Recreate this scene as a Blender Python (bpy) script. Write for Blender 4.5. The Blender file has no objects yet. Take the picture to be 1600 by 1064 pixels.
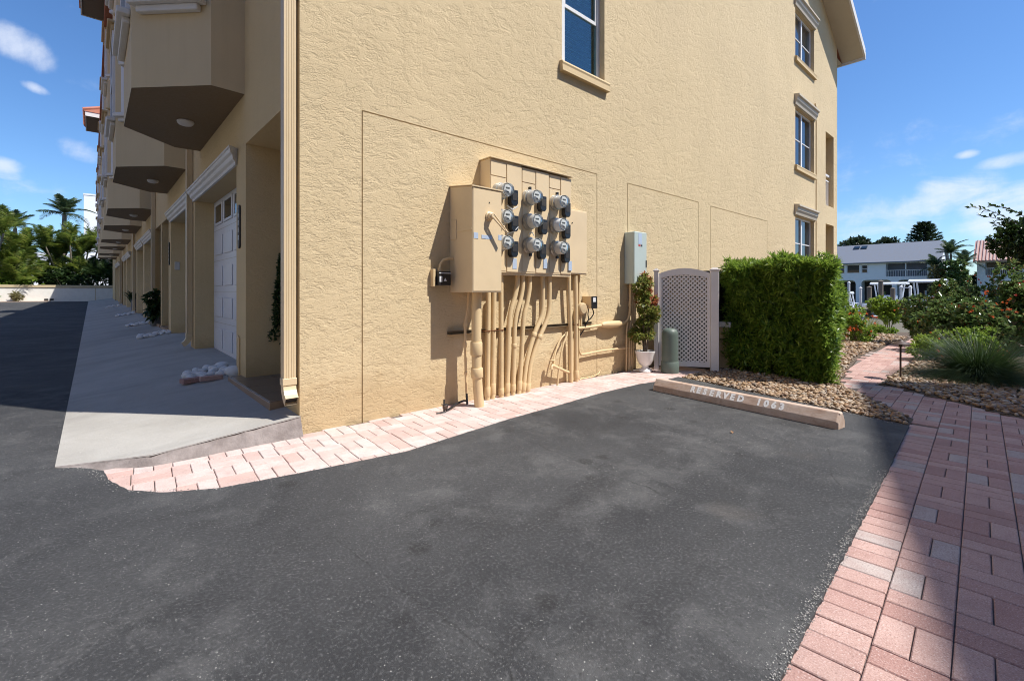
import bpy, bmesh, math, random
import numpy as np
from mathutils import Vector, Matrix
random.seed(7)
rng = np.random.default_rng(7)
sc = bpy.context.scene
COL = sc.collection
R = math.radians

# ---------------------------------------------------------------- camera
CAM = Vector((-1.245, -3.93, 1.15))
FWD = Vector((.670, .742, 0)).normalized()
RGT = Vector((FWD.y, -FWD.x, 0))
cam_d = bpy.data.cameras.new('camera')
cam = bpy.data.objects.new('camera', cam_d)
COL.objects.link(cam)
cam.matrix_world = Matrix(((RGT.x, 0, -FWD.x, CAM.x), (RGT.y, 0, -FWD.y, CAM.y), (0, 1, 0, CAM.z), (0, 0, 0, 1)))
cam_d.sensor_fit = 'HORIZONTAL'
cam_d.sensor_width = 36
cam_d.lens = 36 * 728 / 1600
cam_d.shift_y = -(532 - 455) / 1600
cam_d.clip_start = .05
cam_d.clip_end = 3000
sc.camera = cam

# ---------------------------------------------------------------- sun, sky, exposure
SUN = Vector((.23, -.374, .668)).normalized()
sun_d = bpy.data.lights.new('sun', 'SUN')
sun_d.energy = 4.4
sun_d.angle = R(.55)
sun_d.color = (1, .96, .895)
sun = bpy.data.objects.new('sun', sun_d)
COL.objects.link(sun)
sun.rotation_euler = SUN.to_track_quat('Z', 'Y').to_euler()
sun.location = (5, -12, 25)
sc.view_settings.view_transform = 'Standard'
sc.view_settings.look = 'None'
sc.view_settings.exposure = .54
sc.view_settings.gamma = 1
sc.view_settings.use_curve_mapping = False
sc.cycles.use_denoising = True
sc.cycles.filter_width = 1.0
sc.cycles.max_bounces = 8
sc.cycles.diffuse_bounces = 4
sc.cycles.transparent_max_bounces = 12

world = bpy.data.worlds.new('World')
sc.world = world
world.use_nodes = True
wn = world.node_tree.nodes
wl = world.node_tree.links
wn.clear()


def wnode(t, **k):
    n = wn.new(t)
    for a, v in k.items():
        setattr(n, a, v)
    return n


def wmath(op, a, b=None, c=None, clamp=False):
    n = wnode('ShaderNodeMath', operation=op, use_clamp=clamp)
    for i, v in enumerate((a, b, c)):
        if v is None:
            continue
        if isinstance(v, (int, float)):
            n.inputs[i].default_value = v
        else:
            wl.new(v, n.inputs[i])
    return n.outputs[0]


sky = wnode('ShaderNodeTexSky')
sky.sky_type = 'NISHITA'
sky.sun_disc = False
sky.sun_elevation = math.asin(SUN.z)
sky.sun_rotation = math.atan2(SUN.x, SUN.y)
sky.altitude = 0
sky.air_density = 1.0
sky.dust_density = .3
sky.ozone_density = 2.2
tc = wnode('ShaderNodeTexCoord')
DIRV = tc.outputs['Generated']


def pix_dir(px, py):
    r, u = (px - 800) / 728, (455 - py) / 728
    return (FWD + RGT * r + Vector((0, 0, u))).normalized()


def cloud_blob(px, py, w, h, tilt=0.0):
    c = pix_dir(px, py)
    a = pix_dir(px + w * math.cos(tilt), py + w * math.sin(tilt)) - c
    b = pix_dir(px - h * math.sin(tilt), py + h * math.cos(tilt)) - c
    sub = wnode('ShaderNodeVectorMath', operation='SUBTRACT')
    wl.new(DIRV, sub.inputs[0])
    sub.inputs[1].default_value = c
    out = []
    for v in (a, b):
        d = wnode('ShaderNodeVectorMath', operation='DOT_PRODUCT')
        wl.new(sub.outputs[0], d.inputs[0])
        d.inputs[1].default_value = v / v.length_squared
        out.append(wmath('POWER', wmath('ABSOLUTE', d.outputs['Value']), 2.0))
    return wmath('SUBTRACT', 1.0, wmath('ADD', out[0], out[1]), clamp=True)


blobs = [cloud_blob(28, 72, 80, 34, .55), cloud_blob(128, 236, 60, 24, .35), cloud_blob(8, 262, 40, 20, .3), cloud_blob(54, 138, 30, 10, .4),
         cloud_blob(1490, 300, 150, 34, -.25), cloud_blob(1390, 335, 150, 45, -.08), cloud_blob(1590, 250, 90, 16, -.12), cloud_blob(1510, 242, 24, 9, 0),
         cloud_blob(1570, 330, 130, 60, 0), cloud_blob(1840, 300, 220, 60, -.1), cloud_blob(-190, 190, 170, 60, .3), cloud_blob(2200, 200, 300, 90, .2), cloud_blob(-500, 60, 260, 80, .4)]
acc = blobs[0]
for b in blobs[1:]:
    acc = wmath('MAXIMUM', acc, b)
sep = wnode('ShaderNodeSeparateXYZ')
wl.new(DIRV, sep.inputs[0])
zc = wmath('ADD', wmath('MAXIMUM', sep.outputs['Z'], 0.0), .22)
comb = wnode('ShaderNodeCombineXYZ')
wl.new(wmath('DIVIDE', sep.outputs['X'], zc), comb.inputs[0])
wl.new(wmath('DIVIDE', sep.outputs['Y'], zc), comb.inputs[1])
nz = wnode('ShaderNodeTexNoise')
nz.inputs['Scale'].default_value = 2.6
nz.inputs['Detail'].default_value = 8
nz.inputs['Roughness'].default_value = .6
nz.inputs['Distortion'].default_value = .5
wl.new(comb.outputs[0], nz.inputs['Vector'])
nz2 = wnode('ShaderNodeTexNoise')
nz2.inputs['Scale'].default_value = 11
nz2.inputs['Detail'].default_value = 9
nz2.inputs['Roughness'].default_value = .62
nz2.inputs['Distortion'].default_value = .35
wl.new(DIRV, nz2.inputs['Vector'])
nsum = wmath('ADD', wmath('MULTIPLY', nz.outputs['Fac'], .55), wmath('MULTIPLY', nz2.outputs['Fac'], .45))
dens = wmath('ADD', wmath('MULTIPLY', acc, .9), wmath('MULTIPLY', wmath('SUBTRACT', nsum, .5), 3.6))
mr = wnode('ShaderNodeMapRange', interpolation_type='SMOOTHSTEP')
wl.new(dens, mr.inputs['Value'])
mr.inputs['From Min'].default_value = .18
mr.inputs['From Max'].default_value = 1.35
mr.inputs['To Min'].default_value = 0
mr.inputs['To Max'].default_value = .8
cmix = wnode('ShaderNodeMix', data_type='RGBA')
wl.new(mr.outputs[0], cmix.inputs['Factor'])
hs = wnode('ShaderNodeHueSaturation')
hs.inputs['Saturation'].default_value = 1.1
wl.new(sky.outputs[0], hs.inputs['Color'])
tint = wnode('ShaderNodeMix', data_type='RGBA', blend_type='MULTIPLY')
tint.inputs['Factor'].default_value = 1
wl.new(hs.outputs[0], tint.inputs['A'])
tint.inputs['B'].default_value = (.50, .63, .78, 1)
wl.new(tint.outputs['Result'], cmix.inputs['A'])
cmix.inputs['B'].default_value = (4.3, 4.55, 5.1, 1)
bg = wnode('ShaderNodeBackground')
bg.inputs['Strength'].default_value = .15
wl.new(cmix.outputs['Result'], bg.inputs['Color'])
wo = wnode('ShaderNodeOutputWorld')
wl.new(bg.outputs[0], wo.inputs[0])

# ---------------------------------------------------------------- material helpers
MAT = {}


class NT:
    def __init__(s, name):
        s.m = bpy.data.materials.new(name)
        s.m.use_nodes = True
        s.n = s.m.node_tree.nodes
        s.l = s.m.node_tree.links
        s.b = s.n['Principled BSDF']
        MAT[name] = s.m
        g = s.n.new('ShaderNodeNewGeometry')
        s.pos = g.outputs['Position']
        s.isl = g.outputs['Random Per Island']
        s.objrnd = s.n.new('ShaderNodeObjectInfo').outputs['Random']
        s.obj = s.n.new('ShaderNodeTexCoord').outputs['Object']

    def put(s, v, sock):
        if hasattr(v, 'links') or isinstance(v, bpy.types.NodeSocket):
            s.l.new(v, sock)
        else:
            if isinstance(v, (tuple, list)) and len(v) == 3 and sock.type == 'RGBA':
                v = (*v, 1)
            sock.default_value = v

    def noise(s, scale, detail=4, rough=.55, dist=0, vec=None, stretch=None, out='Fac'):
        n = s.n.new('ShaderNodeTexNoise')
        n.inputs['Scale'].default_value = scale
        n.inputs['Detail'].default_value = detail
        n.inputs['Roughness'].default_value = rough
        n.inputs['Distortion'].default_value = dist
        v = vec or s.pos
        if stretch:
            mp = s.n.new('ShaderNodeMapping')
            mp.inputs['Scale'].default_value = stretch[:3]
            if len(stretch) > 3:
                mp.inputs['Rotation'].default_value = stretch[3]
            s.l.new(v, mp.inputs['Vector'])
            v = mp.outputs[0]
        s.l.new(v, n.inputs['Vector'])
        return n.outputs[out]

    def voro(s, scale, feature='F1', out='Distance', vec=None, rnd=1.0):
        n = s.n.new('ShaderNodeTexVoronoi')
        n.feature = feature
        n.inputs['Scale'].default_value = scale
        n.inputs['Randomness'].default_value = rnd
        s.l.new(vec or s.pos, n.inputs['Vector'])
        return n.outputs[out]

    def ramp(s, fac, stops, interp='LINEAR'):
        n = s.n.new('ShaderNodeValToRGB')
        n.color_ramp.interpolation = interp
        e = n.color_ramp.elements
        while len(e) < len(stops):
            e.new(.5)
        for el, (p, c) in zip(e, stops):
            el.position = p
            el.color = (*c, 1) if isinstance(c, (tuple, list)) else (c, c, c, 1)
        s.l.new(fac, n.inputs[0])
        return n.outputs[0]

    def mix(s, fac, a, b, mode='MIX'):
        n = s.n.new('ShaderNodeMix')
        n.data_type = 'RGBA'
        n.blend_type = mode
        s.put(fac, n.inputs['Factor'])
        s.put(a, n.inputs['A'])
        s.put(b, n.inputs['B'])
        return n.outputs['Result']

    def math(s, op, a, b=0.0, clamp=False):
        n = s.n.new('ShaderNodeMath')
        n.operation = op
        n.use_clamp = clamp
        s.put(a, n.inputs[0])
        s.put(b, n.inputs[1])
        return n.outputs[0]

    def bump(s, h, strength=.5, dist=.01, normal=None):
        n = s.n.new('ShaderNodeBump')
        n.inputs['Strength'].default_value = strength
        n.inputs['Distance'].default_value = dist
        s.l.new(h, n.inputs['Height'])
        if normal is not None:
            s.l.new(normal, n.inputs['Normal'])
        return n.outputs[0]

    def done(s, color=None, rough=.6, metal=0, normal=None, **kw):
        if color is not None:
            s.put(color, s.b.inputs['Base Color'])
        s.put(rough, s.b.inputs['Roughness'])
        s.b.inputs['Metallic'].default_value = metal
        if normal is not None:
            s.l.new(normal, s.b.inputs['Normal'])
        for k, v in kw.items():
            s.put(v, s.b.inputs[k.replace('_', ' ')])
        return s.m


def stucco(name, col, amp=1.0):
    t = NT(name)
    base = t.noise(6.5, 3, .5, .9, stretch=(1.0, 1.0, 1.5, (0, R(28), 0)))
    det = t.noise(27, 5, .62, 1.2, stretch=(.8, .8, 1.7, (0, R(28), 0)))
    ridg = t.ramp(t.math('ADD', t.math('MULTIPLY', base, .55), t.math('MULTIPLY', det, .45)),
                  [(.40, 0), (.455, .55), (.50, .60), (.525, .95), (.60, 1.0), (.64, .7), (.72, .75)])
    fine = t.noise(130, 3, .6)
    h = t.math('ADD', ridg, t.math('MULTIPLY', fine, .22))
    nrm = t.bump(h, .55 * amp, .012)
    v = t.noise(.55, 5, .6)
    v2 = t.noise(2.3, 4, .6, stretch=(1, 1, .35))
    c = t.mix(t.ramp(v, [(.3, 0), (.7, 1)]), tuple(x * .93 for x in col), tuple(min(1, x * 1.05) for x in col))
    c = t.mix(t.math('MULTIPLY', t.ramp(v2, [(.52, 0), (.75, 1)]), .16), c, (col[0] * .78, col[1] * .74, col[2] * .66))
    sx = t.n.new('ShaderNodeSeparateXYZ')
    t.l.new(t.pos, sx.inputs[0])
    splash_bounce = t.ramp(t.math('ADD', sx.outputs['Z'], t.math('MULTIPLY', t.noise(7, 5, .65), -.5)), [(.0, 1), (.22, 0)])  # dirt splashes plus darker yellow bounce tone painted along the wall base
    c = t.mix(t.math('MULTIPLY', splash_bounce, .35), c, (col[0] * .62, col[1] * .52, col[2] * .40))
    streak = t.ramp(t.noise(3.0, 4, .6, stretch=(3, 3, .12)), [(.56, 0), (.75, 1)])
    c = t.mix(t.math('MULTIPLY', streak, .13), c, (col[0] * .70, col[1] * .66, col[2] * .6))
    patch = t.ramp(t.noise(.9, 2, .4, .4), [(.5, 0), (.56, 1)])
    c = t.mix(t.math('MULTIPLY', patch, .10), c, (min(1, col[0] * 1.12), min(1, col[1] * 1.12), min(1, col[2] * 1.16)))
    t.done(c, .88, normal=nrm)


stucco('stucco_tan', (.645, .508, .308))
stucco('stucco_cream', (.80, .73, .61))
stucco('stucco_front', (.65, .49, .265), .7)  # side wall paint again, with the front's warm shade tone put into it
stucco('stucco_bay', (.63, .50, .31), .12)
stucco('stucco_trim', (.54, .41, .24), .25)


def paint(name, col, rough=.45, dirt=.15, bump=.08, metal=0.0, dirtcol=(.2, .15, .09), scale=3.0):
    t = NT(name)
    n = t.noise(scale, 6, .65)
    c = t.mix(t.math('MULTIPLY', t.ramp(n, [(.45, 0), (.75, 1)]), dirt), col, dirtcol)
    n2 = t.noise(scale * 16, 3)
    t.done(c, t.ramp(n2, [(.3, rough * .85), (.7, min(1, rough * 1.2))]), metal, t.bump(n2, bump, .004))


paint('tan_paint', (.74, .575, .36), .42, .12)
paint('tan_pipe', (.71, .53, .30), .5, .22, .15)
paint('tan_gutter', (.67, .53, .34), .35, .10, .03)
paint('white_paint', (.74, .74, .75), .4, .08, .03)
paint('white_trim', (.70, .68, .65), .55, .15, .08)
paint('door_white', (.72, .73, .77), .35, .05, .03)
paint('white_vinyl', (.84, .80, .77), .45, .10, .03)
paint('white_pot', (.80, .79, .78), .35, .10, .04)
paint('grey_green', (.115, .15, .13), .5, .15, .03)
paint('box_green', (.47, .54, .51), .45, .08, .02)
paint('soffit_brown', (.16, .125, .085), .7, .12, .05)
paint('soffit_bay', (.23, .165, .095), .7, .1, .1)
paint('dark_metal', (.028, .026, .026), .5, .2, .05)
paint('black_plastic', (.010, .012, .017), .34, .1, .03)
paint('rusty_strap', (.20, .085, .03), .75, .4, .3)
paint('strut_metal', (.24, .18, .11), .6, .35, .2, .1)
paint('brown_metal', (.07, .04, .028), .5, .2, .1)
paint('meter_metal', (.50, .48, .43), .32, .15, .03, .65)
paint('meter_grey', (.55, .54, .50), .4, .12, .03, .1)
paint('meter_dark', (.10, .11, .11), .4, .05, 0)
paint('label_blue', (.42, .52, .68), .5, .45, .02, dirtcol=(.62, .5, .33), scale=60)
paint('label_white', (.75, .77, .78), .5, .1, .02)
paint('tile_pale', (.50, .36, .32), .8, .2, .1)
paint('far_white', (.76, .78, .81), .7, .05, .02)
paint('white_wall', (.78, .75, .69), .8, .15, .1)
paint('wall_cap', (.55, .44, .27), .8, .15, .1)
paint('grey_roof', (.17, .19, .23), .8, .2, .2)
paint('boat_white', (.80, .81, .83), .25, .05, .02)
paint('piling_wood', (.17, .14, .11), .85, .3, .3)
paint('trunk_bark', (.14, .11, .085), .9, .3, .6)
paint('palm_trunk', (.20, .17, .13), .9, .3, .4)
paint('head_grey', (.56, .49, .39), .6, .15, .1)
paint('rake_paint', (.52, .455, .35), .7, .12, .05)
paint('sill_tan', (.56, .42, .23), .7, .15, .15)
paint('dark_inside', (.03, .028, .025), .9, 0, 0)  # near-black stand-in for the shade inside openings
paint('ac_metal', (.025, .027, .032), .5, .1, .05)
paint('grey_pot', (.16, .17, .18), .6, .1, .05)
paint('blind_slat', (.30, .38, .40), .6, 0, 0)
paint('red_mark', (.5, .05, .04), .5, 0, 0)
paint('letter_white', (.86, .85, .83), .7, .35, .1, dirtcol=(.45, .33, .25), scale=55)
paint('soil_pink', (.46, .33, .25), .9, .3, .3)
paint('rock_white', (.68, .68, .68), .8, .2, .3, dirtcol=(.35, .33, .30), scale=12)
paint('dry_leaf', (.25, .13, .06), .8, .2, .2)


def glass_dark(name, col=(.012, .02, .028)):
    t = NT(name)
    t.done(col, .04, IOR=1.5, Specular_IOR_Level=.8)


glass_dark('window_glass')
glass_dark('door_glass', (.03, .03, .028))
# thin clear glass
def thin_glass(name, tint, k):
    m = bpy.data.materials.new(name)
    m.use_nodes = True
    MAT[name] = m
    n = m.node_tree.nodes
    l = m.node_tree.links
    n.clear()
    o = n.new('ShaderNodeOutputMaterial')
    mx = n.new('ShaderNodeMixShader')
    tr = n.new('ShaderNodeBsdfTransparent')
    tr.inputs[0].default_value = (*tint, 1)
    gl = n.new('ShaderNodeBsdfGlossy')
    gl.inputs['Roughness'].default_value = .03
    fr = n.new('ShaderNodeFresnel')
    fr.inputs[0].default_value = 1.5
    mm = n.new('ShaderNodeMath')
    mm.operation = 'MULTIPLY_ADD'
    mm.inputs[1].default_value = k
    mm.inputs[2].default_value = .02
    l.new(fr.outputs[0], mm.inputs[0])
    l.new(mm.outputs[0], mx.inputs[0])
    l.new(tr.outputs[0], mx.inputs[1])
    l.new(gl.outputs[0], mx.inputs[2])
    l.new(mx.outputs[0], o.inputs[0])


thin_glass('clear_glass', (.66, .82, .84), .45)
thin_glass('meter_glass', (.93, .94, .93), .9)

# asphalt
t = NT('asphalt')
big = t.noise(.55, 6, .6, .8)
mid = t.noise(3.5, 6, .65, .6)
strk = t.noise(1.2, 5, .6, .4, stretch=(1.0, 2.6, 1, (0, 0, R(20))))
grain = t.noise(420, 2, .5)
agg = t.voro(260, out='Distance')
aggc = t.voro(260, out='Color')
sp = t.n.new('ShaderNodeSeparateColor')
t.l.new(aggc, sp.inputs[0])
area = t.ramp(t.math('ADD', t.math('MULTIPLY', mid, .6), t.math('MULTIPLY', big, .4)), [(.42, .015), (.56, .07), (.70, .24)])
isagg = t.math('MULTIPLY', t.math('LESS_THAN', sp.outputs[0], area), t.math('LESS_THAN', agg, .33))
agg2 = t.voro(120, out='Distance')
agg2c = t.voro(120, out='Color')
sp2 = t.n.new('ShaderNodeSeparateColor')
t.l.new(agg2c, sp2.inputs[0])
isagg2 = t.math('MULTIPLY', t.math('LESS_THAN', sp2.outputs[1], .012), t.math('LESS_THAN', agg2, .30))
c = t.mix(t.ramp(big, [(.33, 0), (.68, 1)]), (.031, .032, .035), (.074, .075, .077))
c = t.mix(t.math('MULTIPLY', t.ramp(t.math('ADD', t.math('MULTIPLY', mid, .55), t.math('MULTIPLY', t.noise(1.1, 3, .5), .45)), [(.50, 0), (.66, 1)]), .8), c, (.125, .125, .125))
c = t.mix(t.math('MULTIPLY', t.ramp(strk, [(.54, 0), (.72, 1)]), .55), c, (.022, .022, .023))
c = t.mix(t.math('MULTIPLY', t.ramp(t.noise(.9, 3, .5, 0, stretch=(1, 1, 1)), [(.66, 0), (.74, 1)]), .3), c, (.10, .075, .05))
spot = t.voro(2.4, out='Distance')
spot = t.math('ADD', spot, t.math('MULTIPLY', t.noise(14, 4, .6), .12))
c = t.mix(t.ramp(spot, [(.15, .6), (.22, 0)]), c, (.018, .017, .017))
crk = t.n.new('ShaderNodeTexVoronoi')
crk.feature = 'DISTANCE_TO_EDGE'
crk.inputs['Scale'].default_value = .55
wv = t.n.new('ShaderNodeMix')
wv.data_type = 'VECTOR'
wv.inputs['Factor'].default_value = .12
t.l.new(t.pos, wv.inputs['A'])
t.l.new(t.noise(2.4, 5, .65, out='Color'), wv.inputs['B'])
t.l.new(wv.outputs['Result'], crk.inputs['Vector'])
c = t.mix(t.math('MULTIPLY', t.ramp(crk.outputs['Distance'], [(.0, .8), (.004, 0)]), t.ramp(mid, [(.45, 0), (.6, 1)])), c, (.014, .014, .014))
c = t.mix(t.ramp(grain, [(.3, 0), (.7, .4)]), c, (.014, .014, .015))
c = t.mix(t.ramp(t.noise(75, 6, .75), [(.52, 0), (.70, .75)]), c, (.15, .15, .152))
c = t.mix(t.ramp(t.noise(48, 6, .75), [(.28, .8), (.46, 0)]), c, (.020, .020, .021))
c = t.mix(t.math('MAXIMUM', t.math('MULTIPLY', isagg, .8), isagg2), c, (.42, .41, .39))
hh = t.math('ADD', t.math('MULTIPLY', t.noise(170, 3, .6), .6), t.math('MULTIPLY', t.voro(230), .6))
nb = t.bump(t.noise(2.2, 4, .5), .12, .05)
t.done(c, .8, normal=t.bump(hh, .5, .006, nb), Specular_IOR_Level=.35)

# concrete
t = NT('concrete')
a = t.noise(.8, 7, .65, .5)
b = t.noise(6, 6, .65)
st = t.noise(1.0, 5, .6, .3, stretch=(.5, 2.4, 1))
c = t.mix(t.ramp(a, [(.3, 0), (.7, 1)]), (.33, .31, .28), (.46, .44, .405))
c = t.mix(t.math('MULTIPLY', t.ramp(st, [(.5, 0), (.72, 1)]), .45), c, (.235, .222, .205))
c = t.mix(t.math('MULTIPLY', t.ramp(b, [(.55, 0), (.8, 1)]), .4), c, (.48, .47, .455))
c = t.mix(t.ramp(t.noise(45, 5, .7), [(.58, 0), (.72, .45)]), c, (.60, .585, .55))
c = t.mix(t.ramp(t.noise(70, 5, .7), [(.3, .35), (.44, 0)]), c, (.16, .15, .14))
t.done(c, .85, normal=t.bump(t.noise(90, 4, .6), .4, .005))
t = NT('mortar_strip')
b = t.noise(8, 6, .65)
c = t.mix(t.ramp(b, [(.35, 0), (.65, 1)]), (.19, .16, .15), (.31, .27, .255))
t.done(c, .9, normal=t.bump(t.noise(60, 4, .65), .6, .008))


def brickmat(name, cols, grey):
    t = NT(name)
    r = t.math('FRACT', t.math('ADD', t.isl, t.objrnd))
    c = t.ramp(r, cols)
    r2 = t.math('FRACT', t.math('MULTIPLY', r, 13.7))
    c = t.mix(t.math('MULTIPLY', t.math('GREATER_THAN', r2, .84), .8), c, grey)
    n = t.noise(9, 5, .7, .3, stretch=(1, 1, 1))
    c = t.mix(t.math('MULTIPLY', t.ramp(n, [(.42, 0), (.7, 1)]), .4), c, (cols[0][1][0] * .72, cols[0][1][1] * .62, cols[0][1][2] * .6))
    sp = t.noise(165, 3, .7)
    c = t.mix(t.ramp(sp, [(.55, 0), (.66, .5)]), c, (.12, .07, .06))
    c = t.mix(t.ramp(sp, [(.32, .5), (.44, 0)]), c, (.78, .70, .66))
    st = t.noise(2.2, 5, .6)
    c = t.mix(t.math('MULTIPLY', t.ramp(st, [(.5, 0), (.72, 1)]), .22), c, (.17, .13, .115))
    t.done(c, .88, normal=t.bump(t.noise(150, 4, .65), .55, .005))


brickmat('brick_pale', [(0, (.58, .42, .375)), (.3, (.62, .48, .44)), (.6, (.66, .54, .50)), (1, (.60, .40, .35))], (.62, .56, .53))
brickmat('brick_pink', [(0, (.44, .27, .235)), (.3, (.53, .355, .31)), (.6, (.49, .31, .27)), (1, (.39, .22, .19))], (.46, .41, .385))
t = NT('joint_sand')
t.done(t.mix(t.noise(60, 4), (.08, .065, .058), (.24, .195, .17)), .95, normal=t.bump(t.noise(120, 3), .4, .004))
t = NT('terracotta')
n1 = t.noise(7, 4)
t.done(t.mix(n1, (.42, .13, .075), (.56, .25, .16)), .75)
t = NT('tile_floor')
t.done(t.mix(t.noise(3, 6, .65, .6), (.15, .105, .075), (.26, .195, .145)), .3, normal=t.bump(t.noise(25, 3), .05, .004))
t = NT('tile_edge')
t.done(t.mix(t.noise(5, 5), (.24, .15, .09), (.36, .25, .165)), .4)
# wheel stop concrete, worn paint
t = NT('stop_concrete')
n1 = t.noise(5, 6, .65, stretch=(3, .6, 1))
n2 = t.noise(14, 6, .7)
c = t.mix(t.ramp(n1, [(.35, 0), (.65, 1)]), (.45, .31, .23), (.62, .51, .43))
c = t.mix(t.math('MULTIPLY', t.ramp(n2, [(.5, 0), (.75, 1)]), .5), c, (.30, .19, .13))
t.done(c, .9, normal=t.bump(t.noise(80, 4, .65), .5, .006))
# river stones
t = NT('river_stone')
c = t.ramp(t.isl, [(0, (.27, .17, .09)), (.2, (.46, .33, .20)), (.36, (.17, .09, .045)), (.5, (.52, .43, .32)), (.64, (.13, .10, .08)), (.8, (.34, .19, .09)), (.92, (.22, .17, .13)), (1, (.58, .50, .40))])
c = t.mix(t.math('MULTIPLY', t.ramp(t.noise(60, 4, .6), [(.4, 0), (.7, 1)]), .4), c, (.25, .16, .10))
t.done(c, .62)
t = NT('grit_stone')
t.done(t.ramp(t.isl, [(0, (.10, .10, .10)), (.5, (.26, .25, .24)), (1, (.50, .48, .45))]), .8)
t = NT('ground_soil')
c = t.mix(t.noise(.4, 5), (.10, .085, .06), (.17, .15, .11))
t.done(c, .95, normal=t.bump(t.noise(15, 5), .5, .03))
t = NT('bed_soil')
c = t.mix(t.noise(12, 5), (.07, .05, .035), (.15, .11, .08))
t.done(c, .95, normal=t.bump(t.noise(40, 5), .6, .02))
t = NT('lawn_ground')
c = t.mix(t.noise(2, 6), (.05, .08, .025), (.11, .12, .05))
t.done(c, .95)
t = NT('canal_water')
t.done((.02, .045, .05), .08, normal=t.bump(t.noise(2.2, 4, .55, stretch=(1, 2.5, 1)), .25, .05))
t = NT('striped_tile')
w = t.n.new('ShaderNodeTexWave')
w.inputs['Scale'].default_value = .9
c = t.mix(t.noise(3, 4), (.40, .17, .13), (.50, .30, .25))
t.done(c, .8)


def leafmat(name, dark, mid, light, trans=.35, rough=.42, hue=None):
    t = NT(name)
    c = t.ramp(t.isl, [(0, dark), (.45, mid), (.85, light), (1, hue or light)])
    c = t.mix(t.math('MULTIPLY', t.ramp(t.noise(1.6, 3), [(.35, 0), (.7, 1)]), .4), c, dark)
    t.done(c, rough, Specular_IOR_Level=.45)
    tl = t.n.new('ShaderNodeBsdfTranslucent')
    t.l.new(t.mix(.5, c, light), tl.inputs['Color'])
    mxs = t.n.new('ShaderNodeMixShader')
    mxs.inputs[0].default_value = trans
    t.l.new(t.b.outputs[0], mxs.inputs[1])
    t.l.new(tl.outputs[0], mxs.inputs[2])
    t.l.new(mxs.outputs[0], t.n['Material Output'].inputs[0])


leafmat('leaf_hedge', (.05, .11, .018), (.15, .27, .035), (.30, .42, .06), .45, .28, (.40, .48, .10))
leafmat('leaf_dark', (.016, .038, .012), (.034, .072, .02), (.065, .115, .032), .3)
leafmat('leaf_shrub', (.035, .075, .02), (.095, .17, .045), (.20, .29, .10), .35, .22, (.32, .15, .08))
leafmat('leaf_lime', (.09, .16, .02), (.18, .29, .035), (.32, .42, .06), .45)
leafmat('leaf_grass', (.016, .040, .010), (.03, .064, .017), (.055, .095, .03), .3, .5, (.11, .12, .05))
leafmat('leaf_palm', (.035, .07, .018), (.13, .21, .035), (.28, .35, .06), .45, .4, (.44, .40, .10))
leafmat('leaf_royal', (.03, .06, .028), (.065, .11, .045), (.12, .17, .07), .3)
leafmat('leaf_mixed', (.08, .13, .025), (.18, .23, .05), (.32, .33, .08), .4, .35, (.45, .26, .10))
leafmat('leaf_red', (.30, .07, .03), (.45, .13, .06), (.55, .22, .10), .3)
leafmat('petal_orange', (.50, .07, .02), (.65, .13, .03), (.75, .22, .06), .3, .5)
leafmat('petal_red', (.42, .02, .03), (.55, .05, .05), (.60, .12, .10), .3, .5)
leafmat('leaf_far', (.014, .028, .014), (.028, .05, .022), (.05, .075, .03), .25)
leafmat('leaf_tuft', (.16, .16, .06), (.25, .22, .10), (.35, .30, .14), .3)

# ---------------------------------------------------------------- object helpers
ORG = {}


def tag(o, label=None, cat=None, group=None, kind=None):
    if label:
        o['label'] = label
    if cat:
        o['category'] = cat
    if group:
        o['group'] = group
    if kind:
        o['kind'] = kind
    return o


def thing(name, label, cat, loc, group=None, kind=None):
    o = bpy.data.objects.new(name, None)
    COL.objects.link(o)
    o.location = loc
    o.empty_display_size = .1
    ORG[o] = Vector(loc)
    return tag(o, label, cat, group, kind)


def link(name, me, mats, parent, org):
    o = bpy.data.objects.new(name, me)
    COL.objects.link(o)
    if not isinstance(mats, (list, tuple)):
        mats = [mats]
    if not me.materials:
        for k in mats:
            me.materials.append(MAT[k])
    if parent is not None:
        o.parent = parent
        o.location = org - ORG[parent]
    else:
        o.location = org
    ORG[o] = org
    return o


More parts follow.
